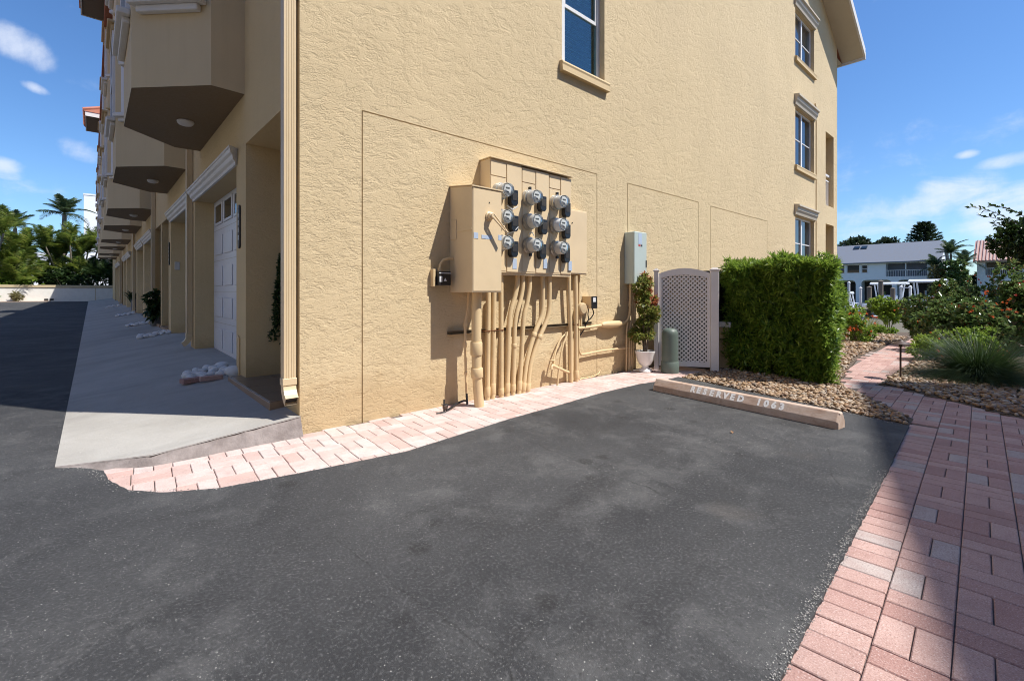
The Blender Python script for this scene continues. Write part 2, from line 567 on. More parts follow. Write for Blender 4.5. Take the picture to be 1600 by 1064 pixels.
class MB:
    def __init__(s):
        s.v, s.f, s.mi, s.cur = [], [], [], 0

    def add(s, vs, fs):
        b = len(s.v)
        s.v += [tuple(p) for p in vs]
        for f in fs:
            s.f.append([b + i for i in f])
            s.mi.append(s.cur)
        return s

    def box(s, x0, x1, y0, y1, z0, z1):
        return s.add([(x0, y0, z0), (x1, y0, z0), (x1, y1, z0), (x0, y1, z0), (x0, y0, z1), (x1, y0, z1), (x1, y1, z1), (x0, y1, z1)],
                     [(3, 2, 1, 0), (4, 5, 6, 7), (0, 1, 5, 4), (1, 2, 6, 5), (2, 3, 7, 6), (3, 0, 4, 7)])

    def obox(s, c, a, b, d):
        c, a, b, d = map(Vector, (c, a, b, d))
        vs = [c + i * a + j * b + k * d for k in (-1, 1) for i, j in ((-1, -1), (1, -1), (1, 1), (-1, 1))]
        return s.add(vs, [(3, 2, 1, 0), (4, 5, 6, 7), (0, 1, 5, 4), (1, 2, 6, 5), (2, 3, 7, 6), (3, 0, 4, 7)])

    def prism(s, poly, fn, a, b):
        n = len(poly)
        vs = [fn(u, w, a) for u, w in poly] + [fn(u, w, b) for u, w in poly]
        fs = [list(range(n))[::-1], list(range(n, 2 * n))] + [(i, (i + 1) % n, n + (i + 1) % n, n + i) for i in range(n)]
        return s.add(vs, fs)

    def tube(s, path, r, n=10, cap=True):
        path = [Vector(p) for p in path]
        rs = r if isinstance(r, (list, tuple)) else [r] * len(path)
        if len(rs) != len(path):
            rs = np.interp(np.linspace(0, 1, len(path)), np.linspace(0, 1, len(rs)), rs)
        T = [(path[min(i + 1, len(path) - 1)] - path[max(i - 1, 0)]).normalized() for i in range(len(path))]
        up = Vector((0, 0, 1)) if abs(T[0].z) < .9 else Vector((1, 0, 0))
        a = T[0].cross(up).normalized()
        vs, fs = [], []
        for p, tt, rr in zip(path, T, map(float, rs)):
            a = (a - tt * a.dot(tt)).normalized()
            b = tt.cross(a)
            vs += [p + rr * (math.cos(2 * math.pi * k / n) * a + math.sin(2 * math.pi * k / n) * b) for k in range(n)]
        for i in range(len(path) - 1):
            for k in range(n):
                fs.append((i * n + k, i * n + (k + 1) % n, (i + 1) * n + (k + 1) % n, (i + 1) * n + k))
        if cap:
            fs.append(list(range(n))[::-1])
            fs.append([(len(path) - 1) * n + k for k in range(n)])
        return s.add(vs, fs)

    def lathe(s, prof, c=(0, 0, 0), axis='z', n=20):
        c = Vector(c)
        ax = {'z': (Vector((1, 0, 0)), Vector((0, 1, 0)), Vector((0, 0, 1))), '-y': (Vector((1, 0, 0)), Vector((0, 0, 1)), Vector((0, -1, 0))),
              '-z': (Vector((1, 0, 0)), Vector((0, -1, 0)), Vector((0, 0, -1)))}[axis]
        vs, fs = [], []
        for r, h in prof:
            vs += [c + ax[2] * h + r * (math.cos(2 * math.pi * k / n) * ax[0] + math.sin(2 * math.pi * k / n) * ax[1]) for k in range(n)]
        for i in range(len(prof) - 1):
            for k in range(n):
                fs.append((i * n + k, i * n + (k + 1) % n, (i + 1) * n + (k + 1) % n, (i + 1) * n + k))
        fs.append(list(range(n))[::-1])
        fs.append([(len(prof) - 1) * n + k for k in range(n)])
        return s.add(vs, fs)

    def build(s, name, mats, parent=None, loc=None, smooth=False, bevel=0, seg=1, kind=None):
        me = bpy.data.meshes.new(name)
        org = Vector(loc) if loc is not None else (ORG[parent].copy() if parent is not None else Vector((0, 0, 0)))
        if loc is None and parent is not None:
            xs = np.array(s.v)
            org = Vector(((xs[:, 0].min() + xs[:, 0].max()) / 2, (xs[:, 1].min() + xs[:, 1].max()) / 2, xs[:, 2].min()))
        me.from_pydata([(Vector(p) - org)[:] for p in s.v], [], s.f)
        for p, k in zip(me.polygons, s.mi):
            p.material_index = k
        if bevel:
            bm = bmesh.new()
            bm.from_mesh(me)
            bmesh.ops.remove_doubles(bm, verts=bm.verts, dist=1e-5)
            bmesh.ops.recalc_face_normals(bm, faces=bm.faces)
            es = [e for e in bm.edges if len(e.link_faces) == 2 and e.calc_face_angle(0) > .5]
            bmesh.ops.bevel(bm, geom=es, offset=bevel, segments=seg, affect='EDGES', profile=.6, clamp_overlap=True)
            bm.to_mesh(me)
            bm.free()
        if smooth:
            me.polygons.foreach_set('use_smooth', [True] * len(me.polygons))
            try:
                me.set_sharp_from_angle(angle=R(40))
            except Exception:
                pass
        me.update()
        o = link(name, me, mats, parent, org)
        if kind:
            o['kind'] = kind
        return o


def npmesh(name, V, F, mats, parent=None, loc=None, smooth=False, kind=None):
    """V (n,3) world, F (m,k) equal-sized faces."""
    me = bpy.data.meshes.new(name)
    org = Vector(loc) if loc is not None else (ORG[parent].copy() if parent is not None else Vector((0, 0, 0)))
    V = np.asarray(V, dtype=np.float32) - np.array(org[:], dtype=np.float32)
    F = np.asarray(F, dtype=np.int32)
    k = F.shape[1]
    me.vertices.add(len(V))
    me.vertices.foreach_set('co', V.ravel())
    me.loops.add(F.size)
    me.loops.foreach_set('vertex_index', F.ravel())
    me.polygons.add(len(F))
    me.polygons.foreach_set('loop_start', np.arange(0, F.size, k, dtype=np.int32))
    if smooth:
        me.polygons.foreach_set('use_smooth', np.ones(len(F), dtype=bool))
    me.update(calc_edges=True)
    me.validate()
    o = link(name, me, mats, parent, org)
    if kind:
        o['kind'] = kind
    return o


def unit(a):
    return a / np.maximum(np.linalg.norm(a, axis=1, keepdims=True), 1e-9)


def leaves(P, D, L, W, fold=.25, droop=0.0):
    """diamond leaves: base, right, tip, left (two triangles)"""
    n = len(P)
    D = unit(D)
    up = rng.normal(size=(n, 3)) * .5 + np.array((0, 0, 1.0))
    S = unit(np.cross(D, up))
    N = np.cross(S, D)
    L = np.broadcast_to(np.asarray(L, float).reshape(-1, 1), (n, 1))
    W = np.broadcast_to(np.asarray(W, float).reshape(-1, 1), (n, 1))
    mid = P + D * L * .45
    tip = P + D * L - np.array((0, 0, 1.0)) * L * droop
    V = np.stack([P, mid + S * W * .5 + N * W * fold, tip, mid - S * W * .5 + N * W * fold], 1).reshape(-1, 3)
    i = np.arange(n)[:, None] * 4
    F = np.concatenate([i + np.array([[0, 1, 2]]), i + np.array([[0, 2, 3]])], 0)
    return V, F


def blades(P, D, L, W, droop=.5, seg=4):
    """tapered bending strips (quads)"""
    n = len(P)
    D = unit(D)
    S = unit(np.cross(D, np.array((0, 0, 1.0)) + rng.normal(size=(n, 3)) * .15))
    L = np.broadcast_to(np.asarray(L, float).reshape(-1, 1), (n, 1))
    W = np.broadcast_to(np.asarray(W, float).reshape(-1, 1), (n, 1))
    dr = np.broadcast_to(np.asarray(droop, float).reshape(-1, 1), (n, 1))
    rows = []
    for k in range(seg + 1):
        u = k / seg
        c = P + D * L * u - np.array((0, 0, 1.0)) * L * dr * u * u
        w = W * (1 - u ** 1.6) * .5 + W * .04
        rows += [c - S * w, c + S * w]
    V = np.stack(rows, 1).reshape(-1, 3)
    m = 2 * (seg + 1)
    i = np.arange(n)[:, None] * m
    F = np.concatenate([i + np.array([[2 * k, 2 * k + 1, 2 * k + 3, 2 * k + 2]]) for k in range(seg)], 0)
    return V, F


def rand_dirs(n):
    return unit(rng.normal(size=(n, 3)))


def crown_pts(n, c, rad, lumps=7, shell=.55, lumpr=.5):
    """points (with outward axis) spread through an uneven crown made of several clumps"""
    c, rad = np.array(c), np.array(rad)
    lc = rand_dirs(lumps) * rng.uniform(.35, .8, (lumps, 1))
    lr = rng.uniform(lumpr * .6, lumpr * 1.15, lumps)
    k = rng.integers(0, lumps, n)
    d = rand_dirs(n)
    q = lc[k] + d * lr[k][:, None] * rng.uniform(shell, 1, (n, 1)) ** .6
    ax = unit(d + q * .7 + rng.normal(size=(n, 3)) * .35)
    return c + q * rad, ax


def copy_tree(o, parent=None, loc=None):
    c = o.copy()
    COL.objects.link(c)
    c.parent = parent
    if loc is not None:
        c.location = loc
    for ch in list(o.children):
        copy_tree(ch, c)
    return c


def rect_wall(mb, u0, u1, v0, v1, cells, fn):
    us = sorted({u0, u1, *[c[0] for c in cells], *[c[1] for c in cells]})
    vs = sorted({v0, v1, *[c[2] for c in cells], *[c[3] for c in cells]})
    us = [u for u in us if u0 - 1e-9 <= u <= u1 + 1e-9]
    vs = [v for v in vs if v0 - 1e-9 <= v <= v1 + 1e-9]
    nu, nv = len(us) - 1, len(vs) - 1
    D = [[(0, True)] * nv for _ in range(nu)]
    for i in range(nu):
        for j in range(nv):
            cu, cv = (us[i] + us[i + 1]) / 2, (vs[j] + vs[j + 1]) / 2
            for c in cells:
                if c[0] < cu < c[1] and c[2] < cv < c[3]:
                    D[i][j] = (c[4], c[5] if len(c) > 5 else True)
    for i in range(nu):
        for j in range(nv):
            d, back = D[i][j]
            a, b, e, g = us[i], us[i + 1], vs[j], vs[j + 1]
            if back:
                mb.add([fn(a, e, d), fn(b, e, d), fn(b, g, d), fn(a, g, d)], [(0, 1, 2, 3)])
            if i + 1 < nu and abs(D[i + 1][j][0] - d) > 1e-9:
                d2 = D[i + 1][j][0]
                mb.add([fn(b, e, d), fn(b, e, d2), fn(b, g, d2), fn(b, g, d)], [(0, 1, 2, 3)])
            if j + 1 < nv and abs(D[i][j + 1][0] - d) > 1e-9:
                d2 = D[i][j + 1][0]
                mb.add([fn(a, g, d), fn(b, g, d), fn(b, g, d2), fn(a, g, d2)], [(0, 1, 2, 3)])


def inpoly(x, y, poly):
    r = False
    j = len(poly) - 1
    for i in range(len(poly)):
        xi, yi = poly[i]
        xj, yj = poly[j]
        if (yi > y) != (yj > y) and x < (xj - xi) * (y - yi) / (yj - yi) + xi:
            r = not r
        j = i
    return r


def project(p):
    d = Vector(p) - CAM
    f = d.dot(FWD)
    return (800 + 728 * d.dot(RGT) / f, 455 - 728 * d.z / f, f) if f > .05 else (0, 0, -1)


def gz(y):
    return .0085 * min(max(y - 6, 0), 40)


# ================================================================ SETTING
def sheet(name, poly, z, mat, thick=0.0, jit=0.0, step=0.0, kind='structure', zf=None):
    pts = []
    for i in range(len(poly)):
        a, b = Vector(poly[i]), Vector(poly[(i + 1) % len(poly)])
        n = max(1, int((b - a).length / step)) if step else 1
        n = min(n, 120)
        for k in range(n):
            p = a.lerp(b, k / n)
            if k and jit:
                p += Vector((random.uniform(-jit, jit), random.uniform(-jit, jit)))
            pts.append(p)
    bm = bmesh.new()
    vs = [bm.verts.new((p.x, p.y, z + (zf(p.x, p.y) if zf else 0))) for p in pts]
    es = [bm.edges.new((vs[i], vs[(i + 1) % len(vs)])) for i in range(len(vs))]
    bmesh.ops.triangle_fill(bm, use_beauty=True, use_dissolve=False, edges=es)
    if thick:
        low = [bm.verts.new(v.co - Vector((0, 0, thick))) for v in vs]
        for i in range(len(vs)):
            j = (i + 1) % len(vs)
            bm.faces.new((vs[i], vs[j], low[j], low[i]))
    bmesh.ops.recalc_face_normals(bm, faces=bm.faces)
    me = bpy.data.meshes.new(name)
    bm.to_mesh(me)
    bm.free()
    o = link(name, me, mat, None, Vector((0, 0, 0)))
    o['kind'] = kind
    return o


# ground sheet to the horizon; far banks
mb = MB()
ys = [-900, -60, 6, 46, 900]
for i in range(4):
    mb.add([(-900, ys[i], gz(ys[i]) - .06), (24, ys[i], gz(ys[i]) - .06), (24, ys[i + 1], gz(ys[i + 1]) - .06), (-900, ys[i + 1], gz(ys[i + 1]) - .06)], [(0, 1, 2, 3)])
mb.build('ground', 'ground_soil', kind='structure')
MB().add([(24, -900, -1.3), (62, -900, -1.3), (62, 900, -1.3), (24, 900, -1.3)], [(0, 1, 2, 3)]).build('canal_water', 'canal_water', kind='structure')
MB().add([(62, -900, -.5), (1500, -900, -.5), (1500, 900, -.5), (62, 900, -.5)], [(0, 1, 2, 3)]).build('far_bank', 'lawn_ground', kind='structure')
tag(MB().box(61.6, 61.98, -80, 90, -1.6, -.35).build('seawall', 'white_wall', loc=(61.8, 0, -1.6)), 'pale concrete seawall along the far side of the canal', 'seawall')

WALK_OUT = [(4.553, -.812), (4.087, -.803), (3.766, -.735), (3.0, -.725), (2.18, -.79), (1.56, -.825), (.44, -.965), (-.156, -.89), (-.688, -.795), (-.95, -.64), (-1.09, -.47), (-1.17, -.2), (-1.185, .0)]
APRON_L = [(-1.26, .12), (-1.39, .27), (-1.395, 2.8), (-1.35, 14), (-1.30, 26.6), (-1.25, 45.5)]
lot = [(3.9, -3.255)] + WALK_OUT + APRON_L + [(-4.6, 46.2), (-7, 46.6), (-16, 47.2), (-16, 20), (-16, -16), (-4, -16), (-4, -3.665), (-1, -3.51), (.265, -3.441), (2.475, -3.335)]
sheet('parking_lot', lot, .012, 'asphalt', .05, .0035, .035, zf=lambda x, y: gz(y))

# concrete driveway apron
def apz(x, y):
    return max(0, (.13 + .014 * min(max(y, 0), 7))) * (x + 1.4) / 1.4


mb = MB()
yy = [0, 1.2, 2.8, 5, 8, 12, 18, 26, 36, 46]
prev = None
for y in yy:
    xs = np.linspace(-1.42, 0.0, 7)
    row = [(x, y if y > 0 else (-.03 + .30 * max(0, (-.95 - x) / .47)), apz(x, y) + gz(y) + .016) for x in xs] + [(.34 if y > 0 else .0, y if y > 0 else .01, apz(0, y) + gz(y) + .016)]
    if prev:
        for k in range(len(row) - 1):
            mb.add([prev[k], prev[k + 1], row[k + 1], row[k]], [(0, 1, 2, 3)])
    prev = row
ap = mb.build('driveway_apron', 'concrete', kind='structure')
bm = bmesh.new(); bm.from_mesh(ap.data); bmesh.ops.remove_doubles(bm, verts=bm.verts, dist=1e-4)
bm.to_mesh(ap.data); bm.free()
# mortar strip that ramps from apron edge down to the bricks
mb = MB()
xs = np.linspace(-1.42, .0, 26)
top, bot = [], []
for x in xs:
    y = -.03 + .30 * max(0, (-.95 - x) / .47) + random.uniform(-.006, .006)
    z = apz(x, 0) + .019
    top.append((x, y + .012, z + .001))
    bot.append((x, min(y - .055 + random.uniform(-.01, .01), y - .03), -.012))
for i in range(len(xs) - 1):
    mb.add([bot[i], bot[i + 1], top[i + 1], top[i]], [(0, 1, 2, 3)])
mb.build('apron_edge_strip', 'mortar_strip', kind='structure')

# ---------------------------------------------------------------- brick paving
def brick_mesh(name, lx, ly, mat, h=.05, ch=.0035):
    hx, hy = lx / 2, ly / 2
    ix, iy = hx - ch, hy - ch
    v = [(-hx, -hy, -h), (hx, -hy, -h), (hx, hy, -h), (-hx, hy, -h), (-hx, -hy, -ch), (hx, -hy, -ch), (hx, hy, -ch), (-hx, hy, -ch),
         (-ix, -iy, 0), (ix, -iy, 0), (ix, iy, 0), (-ix, iy, 0)]
    f = [(0, 1, 5, 4), (1, 2, 6, 5), (2, 3, 7, 6), (3, 0, 4, 7), (4, 5, 9, 8), (5, 6, 10, 9), (6, 7, 11, 10), (7, 4, 8, 11), (8, 9, 10, 11)]
    me = bpy.data.meshes.new(name)
    me.from_pydata(v, [], f)
    me.materials.append(MAT[mat])
    return me, v, f


def lay_bricks(parent, items, mat, nmax=300):
    """items: (x, y, rot, lx, ly)"""
    def seen(it):
        px, py, f = project((it[0], it[1], 0))
        return f > 0 and -60 < px < 1660 and py < 1130
    items = sorted(items, key=lambda it: (not seen(it), (it[0] - CAM.x) ** 2 + (it[1] - CAM.y) ** 2))
    cache = {}
    rest = MB()
    nvis = sum(seen(i) for i in items)
    for k, (x, y, r, lx, ly) in enumerate(items):
        key = (round(lx, 4), round(ly, 4))
        if key not in cache:
            cache[key] = brick_mesh('brick', lx, ly, mat)
        me, v, f = cache[key]
        dz = random.uniform(-.0018, .0010)
        r += random.uniform(-.007, .007)
        if k < min(nmax, nvis):
            o = bpy.data.objects.new('brick', me)
            COL.objects.link(o)
            o.parent = parent
            o.location = (x - ORG[parent].x, y - ORG[parent].y, dz - ORG[parent].z)
            o.rotation_euler = (random.uniform(-.006, .006), random.uniform(-.006, .006), r)
        else:
            c, s_ = math.cos(r), math.sin(r)
            rest.add([(x + c * a - s_ * b, y + s_ * a + c * b, dz + e) for a, b, e in v], f)
    if rest.v:
        o = rest.build('brick_field', mat, parent, loc=(0, 0, 0))
        o['kind'] = 'stuff'


def weave(u_rng, v_rng, org, ang, keep, phase_alt, pu=.203, pv=.203):
    """basketweave; columns run along u, columns step in v"""
    c, s_ = math.cos(ang), math.sin(ang)
    g = .0042
    out = []
    for j in range(int(math.floor(v_rng[0] / pv)), int(math.ceil(v_rng[1] / pv))):
        off = random.uniform(0, .012)
        for i in range(int(math.floor(u_rng[0] / pu)), int(math.ceil(u_rng[1] / pu))):
            flip = (i + (j if phase_alt else 0)) % 2
            cu, cv = (i + .5) * pu + off, (j + .5) * pv
            for k in (-1, 1):
                if flip:
                    uu, vv, lx, ly = cu, cv + k * pv / 4, pu - g, pv / 2 - g
                else:
                    uu, vv, lx, ly = cu + k * pu / 4, cv, pu / 2 - g, pv - g
                x, y = org[0] + c * uu - s_ * vv, org[1] + s_ * uu + c * vv
                if keep(x, y):
                    out.append((x, y, ang, lx, ly))
    return out


# walkway along the wall
walk = sheet('brick_walkway', [(-1.30, .12), (-1.30, -1.15), (4.6, -1.15), (4.62, -.86), (6.2, -.86), (6.2, 0.0), (0, 0.0), (0, .1)], -.010, 'joint_sand')
ORG[walk] = Vector((0, 0, 0))
wpoly = [(p[0], p[1] - .075) for p in WALK_OUT[:-4]] + [(-1.0, -.70), (-1.15, -.52), (-1.24, -.2), (-1.235, .03), (-.95, -.0), (0, -.02), (0, .03), (5.7, .03), (5.7, -.86)]
items = weave((-1.5, 6), (-1.2, .2), (-.035, -.015), R(-3.5), lambda x, y: inpoly(x, y, wpoly), True)
lay_bricks(walk, items, 'brick_pale')

# brick path on the right
PATH_L = [(-4, -3.665), (-1, -3.51), (.265, -3.441), (2.475, -3.335), (3.9, -3.255), (4.25, -3.25), (5.38, -2.54), (5.63, -2.36), (6.83, -2.2), (8.5, -1.98), (11.2, -1.93), (13.8, -2.07), (18, -2.4)]
PATH_R = [(18, -3.2), (12, -2.85), (10, -2.7), (7.5, -2.66), (5.99, -2.69), (5.6, -3.19), (4.97, -3.91), (4.2, -4.8), (3.6, -5.6), (-4, -5.6)]
path = sheet('brick_path', PATH_L + PATH_R, -.010, 'joint_sand')
ORG[path] = Vector((0, 0, 0))
pang = math.atan(.0477)
po = (.435, -3.596)
ppoly = PATH_L + PATH_R
nx, ny = -math.sin(pang), math.cos(pang)


def in_path(x, y):
    v = (x - po[0]) * nx + (y - po[1]) * ny
    u = (x - po[0]) * math.cos(pang) + (y - po[1]) * math.sin(pang)
    if v > 0 and u < 3.6:
        return False
    return inpoly(x, y, ppoly)


items = weave((-4.5, 18), (-2.2, 1.5), po, pang, in_path, False, .203, .19)
k = -4.4
while k < 3.6:           # soldier course beside the asphalt
    v = .095
    items.append((po[0] + math.cos(pang) * k + nx * v, po[1] + math.sin(pang) * k + ny * v, pang + .01, .0995, .186))
    k += .1045
lay_bricks(path, items, 'brick_pink')

# ---------------------------------------------------------------- river-stone beds
ico_bm = bmesh.new()
bmesh.ops.create_icosphere(ico_bm, subdivisions=2, radius=1)
ICO_V = np.array([v.co[:] for v in ico_bm.verts])
ICO_F = np.array([[v.index for v in f.verts] for f in ico_bm.faces])
ico_bm.free()


def stones(n, poly, z, s0, s1, name, kind='stuff', mound=0.0, dens=None):
    xs = [p[0] for p in poly]
    ys_ = [p[1] for p in poly]
    pts = []
    while len(pts) < n:
        x, y = random.uniform(min(xs), max(xs)), random.uniform(min(ys_), max(ys_))
        if inpoly(x, y, poly):
            pts.append((x, y))
    V, F = [], []
    for i, (x, y) in enumerate(pts):
        s = random.uniform(s0, s1) * random.choice((.7, 1, 1, 1.25))
        sc_ = np.array((s * random.uniform(.8, 1.35), s * random.uniform(.7, 1.1), s * random.uniform(.45, .75)))
        q = np.array(Matrix.Rotation(random.uniform(0, 6.28), 3, 'Z') @ Matrix.Rotation(random.uniform(-.5, .5), 3, 'X') @ Matrix.Rotation(random.uniform(-.4, .4), 3, 'Y'))
        v = ICO_V * (1 + .12 * np.sin(ICO_V @ rng.normal(size=(3, 1)) * 3 + i)) * sc_
        V.append(v @ q.T + np.array((x, y, z + random.uniform(0, s * .9 + mound))))
        F.append(ICO_F + i * len(ICO_V))
    o = npmesh(name, np.concatenate(V), np.concatenate(F), 'river_stone', smooth=True)
    o['kind'] = kind
    return o


BED_L = [(3.96, -3.22), (4.57, -.86), (5.6, -.86), (7.5, -.75), (7.6, -1.6), (6.83, -2.17), (5.63, -2.33), (5.36, -2.50), (4.25, -3.22)]
sheet('planting_bed', [(3.9, -3.25), (4.55, -.84), (7.6, -.6), (15.6, -.05), (15.6, -2.1), (13.8, -2.05), (11.2, -1.92), (8.5, -1.97), (6.83, -2.19), (5.63, -2.35), (5.38, -2.53), (4.25, -3.24)], .0, 'bed_soil', .05)
stones(6200, BED_L, .006, .013, .023, 'river_gravel')
BED_R = [(6.05, -2.72), (7.5, -2.7), (9, -2.7), (9, -3.6), (8.2, -5.4), (4.4, -5.0), (5.0, -3.93), (5.62, -3.22)]
sheet('planting_bed', [(5.99, -2.69), (7.5, -2.66), (10, -2.7), (18, -3.2), (18, -12), (3.6, -12), (3.6, -5.6), (4.97, -3.91), (5.6, -3.19)], .0, 'bed_soil', .05)
stones(7000, BED_R, .006, .015, .027, 'river_gravel')
BED_F = [(6.9, -2.14), (7.6, -1.6), (8.2, -.5), (13.5, -.5), (14.6, -1.4), (13.6, -2.0), (11.2, -1.87), (8.5, -1.92)]
stones(3600, BED_F, .006, .018, .034, 'river_gravel')

def grit(n, line, spread, name):
    V, F = [], []
    for i in range(n):
        k = random.randrange(len(line) - 1)
        a = Vector(line[k]).lerp(Vector(line[k + 1]), random.random())
        x, y = a.x + random.gauss(0, spread), a.y + random.gauss(0, spread)
        s_ = random.uniform(.0013, .0034)
        V.append(ICO0_V * s_ * np.array((random.uniform(.8, 1.4), 1, .7)) + np.array((x, y, .0125 + s_ * .3)))
        F.append(ICO0_F + i * len(ICO0_V))
    o = npmesh(name, np.concatenate(V), np.concatenate(F), 'grit_stone')
    o['kind'] = 'stuff'


ib = bmesh.new()
bmesh.ops.create_icosphere(ib, subdivisions=1, radius=1)
ICO0_V = np.array([v.co[:] for v in ib.verts])
ICO0_F = np.array([[v.index for v in f.verts] for f in ib.faces])
ib.free()
grit(1300, [(.1, -3.435), (.8, -3.40), (1.5, -3.365), (2.5, -3.325)], .013, 'loose_grit')
grit(260, [(-1.42, 3.0), (-1.41, .8), (-1.40, .27), (-1.25, .10), (-1.2, -.15), (-1.1, -.5)], .014, 'loose_grit')
grit(320, [(-1.1, -.5), (-.69, -.81), (.44, -.98), (1.56, -.84), (3, -.74)], .012, 'loose_grit')
grit(500, [(3.9, -3.2), (4.2, -2.1), (4.5, -.9)], .03, 'loose_grit')

# ================================================================ CONDO BUILDING
YL, XD, ZE = 44.2, 15.76, 8.4
condo = thing('condo_building', 'long three storey tan stucco condo building with garages and white trimmed bays', 'building', (0, 0, 0))
gw, gd = .011, .012
cells = []


def groove_panel(a, b, top):
    cells.extend([(a - gw / 2, b + gw / 2, top - gw / 2, top + gw / 2, gd), (a - gw / 2, a + gw / 2, -.3, top, gd), (b - gw / 2, b + gw / 2, -.3, top, gd)])


groove_panel(.526, 3.86, 2.738)
groove_panel(4.583, 6.783, 2.728)
groove_panel(7.239, 10.03, 2.716)
SIDE_WIN = [(3.15, 4.03, 4.03, 5.84, True), (11.92, 13.46, 1.72, 3.06, False), (11.92, 13.46, 4.33, 5.82, False), (11.92, 13.46, 7.06, 8.31, False)]
for a, b, c_, d_, near in SIDE_WIN:
    cells.append((a, b, c_, d_, .095, False))
BALC = [(14.55, 15.38, .3, 3.11), (14.55, 15.38, 3.65, 5.78)]
for c_ in BALC:
    cells.append((*c_, .9))
mb = MB()
rect_wall(mb, 0, XD, -.3, ZE, cells, lambda u, v, d: (u, d, v))
mb.add([(0, 0, ZE), (XD, 0, ZE), (XD, 0, 8.62), (XD / 2, 0, 12.9), (0, 0, 8.62)], [(0, 1, 2, 3, 4)])
mb.add([(XD, 0, -.3), (XD, YL, -.3), (XD, YL, 8.62), (XD, 0, 8.62)], [(0, 1, 2, 3)])
mb.add([(XD, YL, -.3), (0, YL, -.3), (0, YL, 8.62), (XD / 2, YL, 12.9), (XD, YL, 8.62)], [(0, 1, 2, 3, 4)])
mb.build('side_wall', 'stucco_tan', condo, loc=(0, 0, 0))

# front wall with porches and garages
PER = 9.71
porches, garages = [], []
for k in range(4):
    o_ = k * PER
    porches += [(.39 + o_, 1.763 + o_), (8.57 + o_, 9.9 + o_)]
    garages += [(2.2 + o_, 5.09 + o_), (5.52 + o_, 8.15 + o_)]
cells = []
for a, b in porches:
    cells.append((a, b, -.3, 2.75 + gz(a) * .4, 1.3))
for a, b in garages:
    cells.append((a, b, -.3, 2.6 + gz(a) * .4, .26, False))
mb = MB()
rect_wall(mb, 0, YL, -.3, ZE, cells, lambda u, v, d: (d, u, v))
mb.build('front_wall', 'stucco_front', condo, loc=(0, 0, 0))


def garage_door(y0, y1, z0, z1):
    x = .26
    m_ = MB()
    m_.box(x, x + .05, y0, y1, z0, z1)
    # section joints stand as slim lips
    g = m_.build('garage_door', 'door_white', condo, bevel=.003)
    n = 4
    w = (y1 - y0 - .24) / n
    rh = (z1 - z0 - .48) / 4
    for i in range(n):
        ya = y0 + .12 + i * w
        for r_ in range(4):
            za = z0 + r_ * rh
            b_ = MB()
            b_.box(x - .014, x - .0005, ya + .06, ya + w - .06, za + .09, za + rh - .09)
            b_.build('panel', 'door_white', g, bevel=.010)
        b_ = MB()
        za, zb, yb = z1 - .36, z1 - .09, ya + w
        b_.box(x - .016, x - .0005, ya + .06, ya + .10, za - .04, zb + .04).box(x - .016, x - .0005, yb - .10, yb - .06, za - .04, zb + .04)
        b_.box(x - .0155, x - .0005, ya + .10, yb - .10, za - .04, za).box(x - .0155, x - .0005, ya + .10, yb - .10, zb, zb + .04)
        b_.build('pane_frame', 'door_white', g, bevel=.003)
        MB().box(x - .008, x - .0012, ya + .10, yb - .10, za, zb).build('pane', 'door_glass', g)
    jb = MB()
    for r_ in range(1, 5):
        jb.box(x - .003, x - .0004, y0, y1, z0 + r_ * rh - .004, z0 + r_ * rh + .004)
    jb.build('section_joint', 'meter_grey', g)


def cornice(name, y0, y1, z0, mat):
    """stepped and coved garage header, profile in (x,z) run along y with returned ends"""
    prof = [(.0, 0), (.025, 0), (.03, .035), (.055, .06), (.062, .105), (.085, .125), (.09, .165), (.10, .17), (.10, .195), (0, .195)]
    vs, fs = [], []
    n = len(prof)
    for d, z in prof:
        vs.append((-d, y0 - d * .9, z0 + z))
    for d, z in prof:
        vs.append((-d, y1 + d * .9, z0 + z))
    for i in range(n - 1):
        fs.append((i, i + 1, n + i + 1, n + i))
    fs.append(list(range(n)))
    fs.append(list(range(n, 2 * n))[::-1])
    MB().add(vs, fs).build(name, mat, condo)


for i, (a, b) in enumerate(garages):
    z0 = apz(0, a) + gz(a)
    garage_door(a - .03, b + .03, z0 + .005, 2.6 + gz(a) * .4)
    cornice('garage_cornice', a - .04, b + .05, 2.595 + gz(a) * .4, 'white_trim')
for i, (a, b) in enumerate(porches):
    zt = apz(0, a) + gz(a)
    if i == 0:
        slab = MB()
        slab.box(-.125, 1.3, .375, 1.99, .0, .205)
        st_ = slab.build('porch_step', 'tile_edge', condo, bevel=.004)
        for tx in range(4):
            for ty in range(4):
                x0, y0 = -.12 + tx * .36, .38 + ty * .402
                MB().box(x0 + .003, min(x0 + .357, 1.29), y0 + .003, y0 + .399, .2052, .212).build('tile', 'tile_floor', st_, bevel=.002)
    else:
        MB().box(-.03, 1.3, a + .003, b - .003, zt - .1, zt + .08).build('porch_step', 'tile_edge', condo)
    # entry door at the back of the porch
    d = MB().box(1.24, 1.299, a + .2, b - .2, zt + .09, zt + 2.2).build('entry_door', 'door_white', condo, bevel=.004)
    MB().box(1.228, 1.2395, a + .36, b - .36, zt + 1.1, zt + 1.95).build('pane', 'door_glass', d)

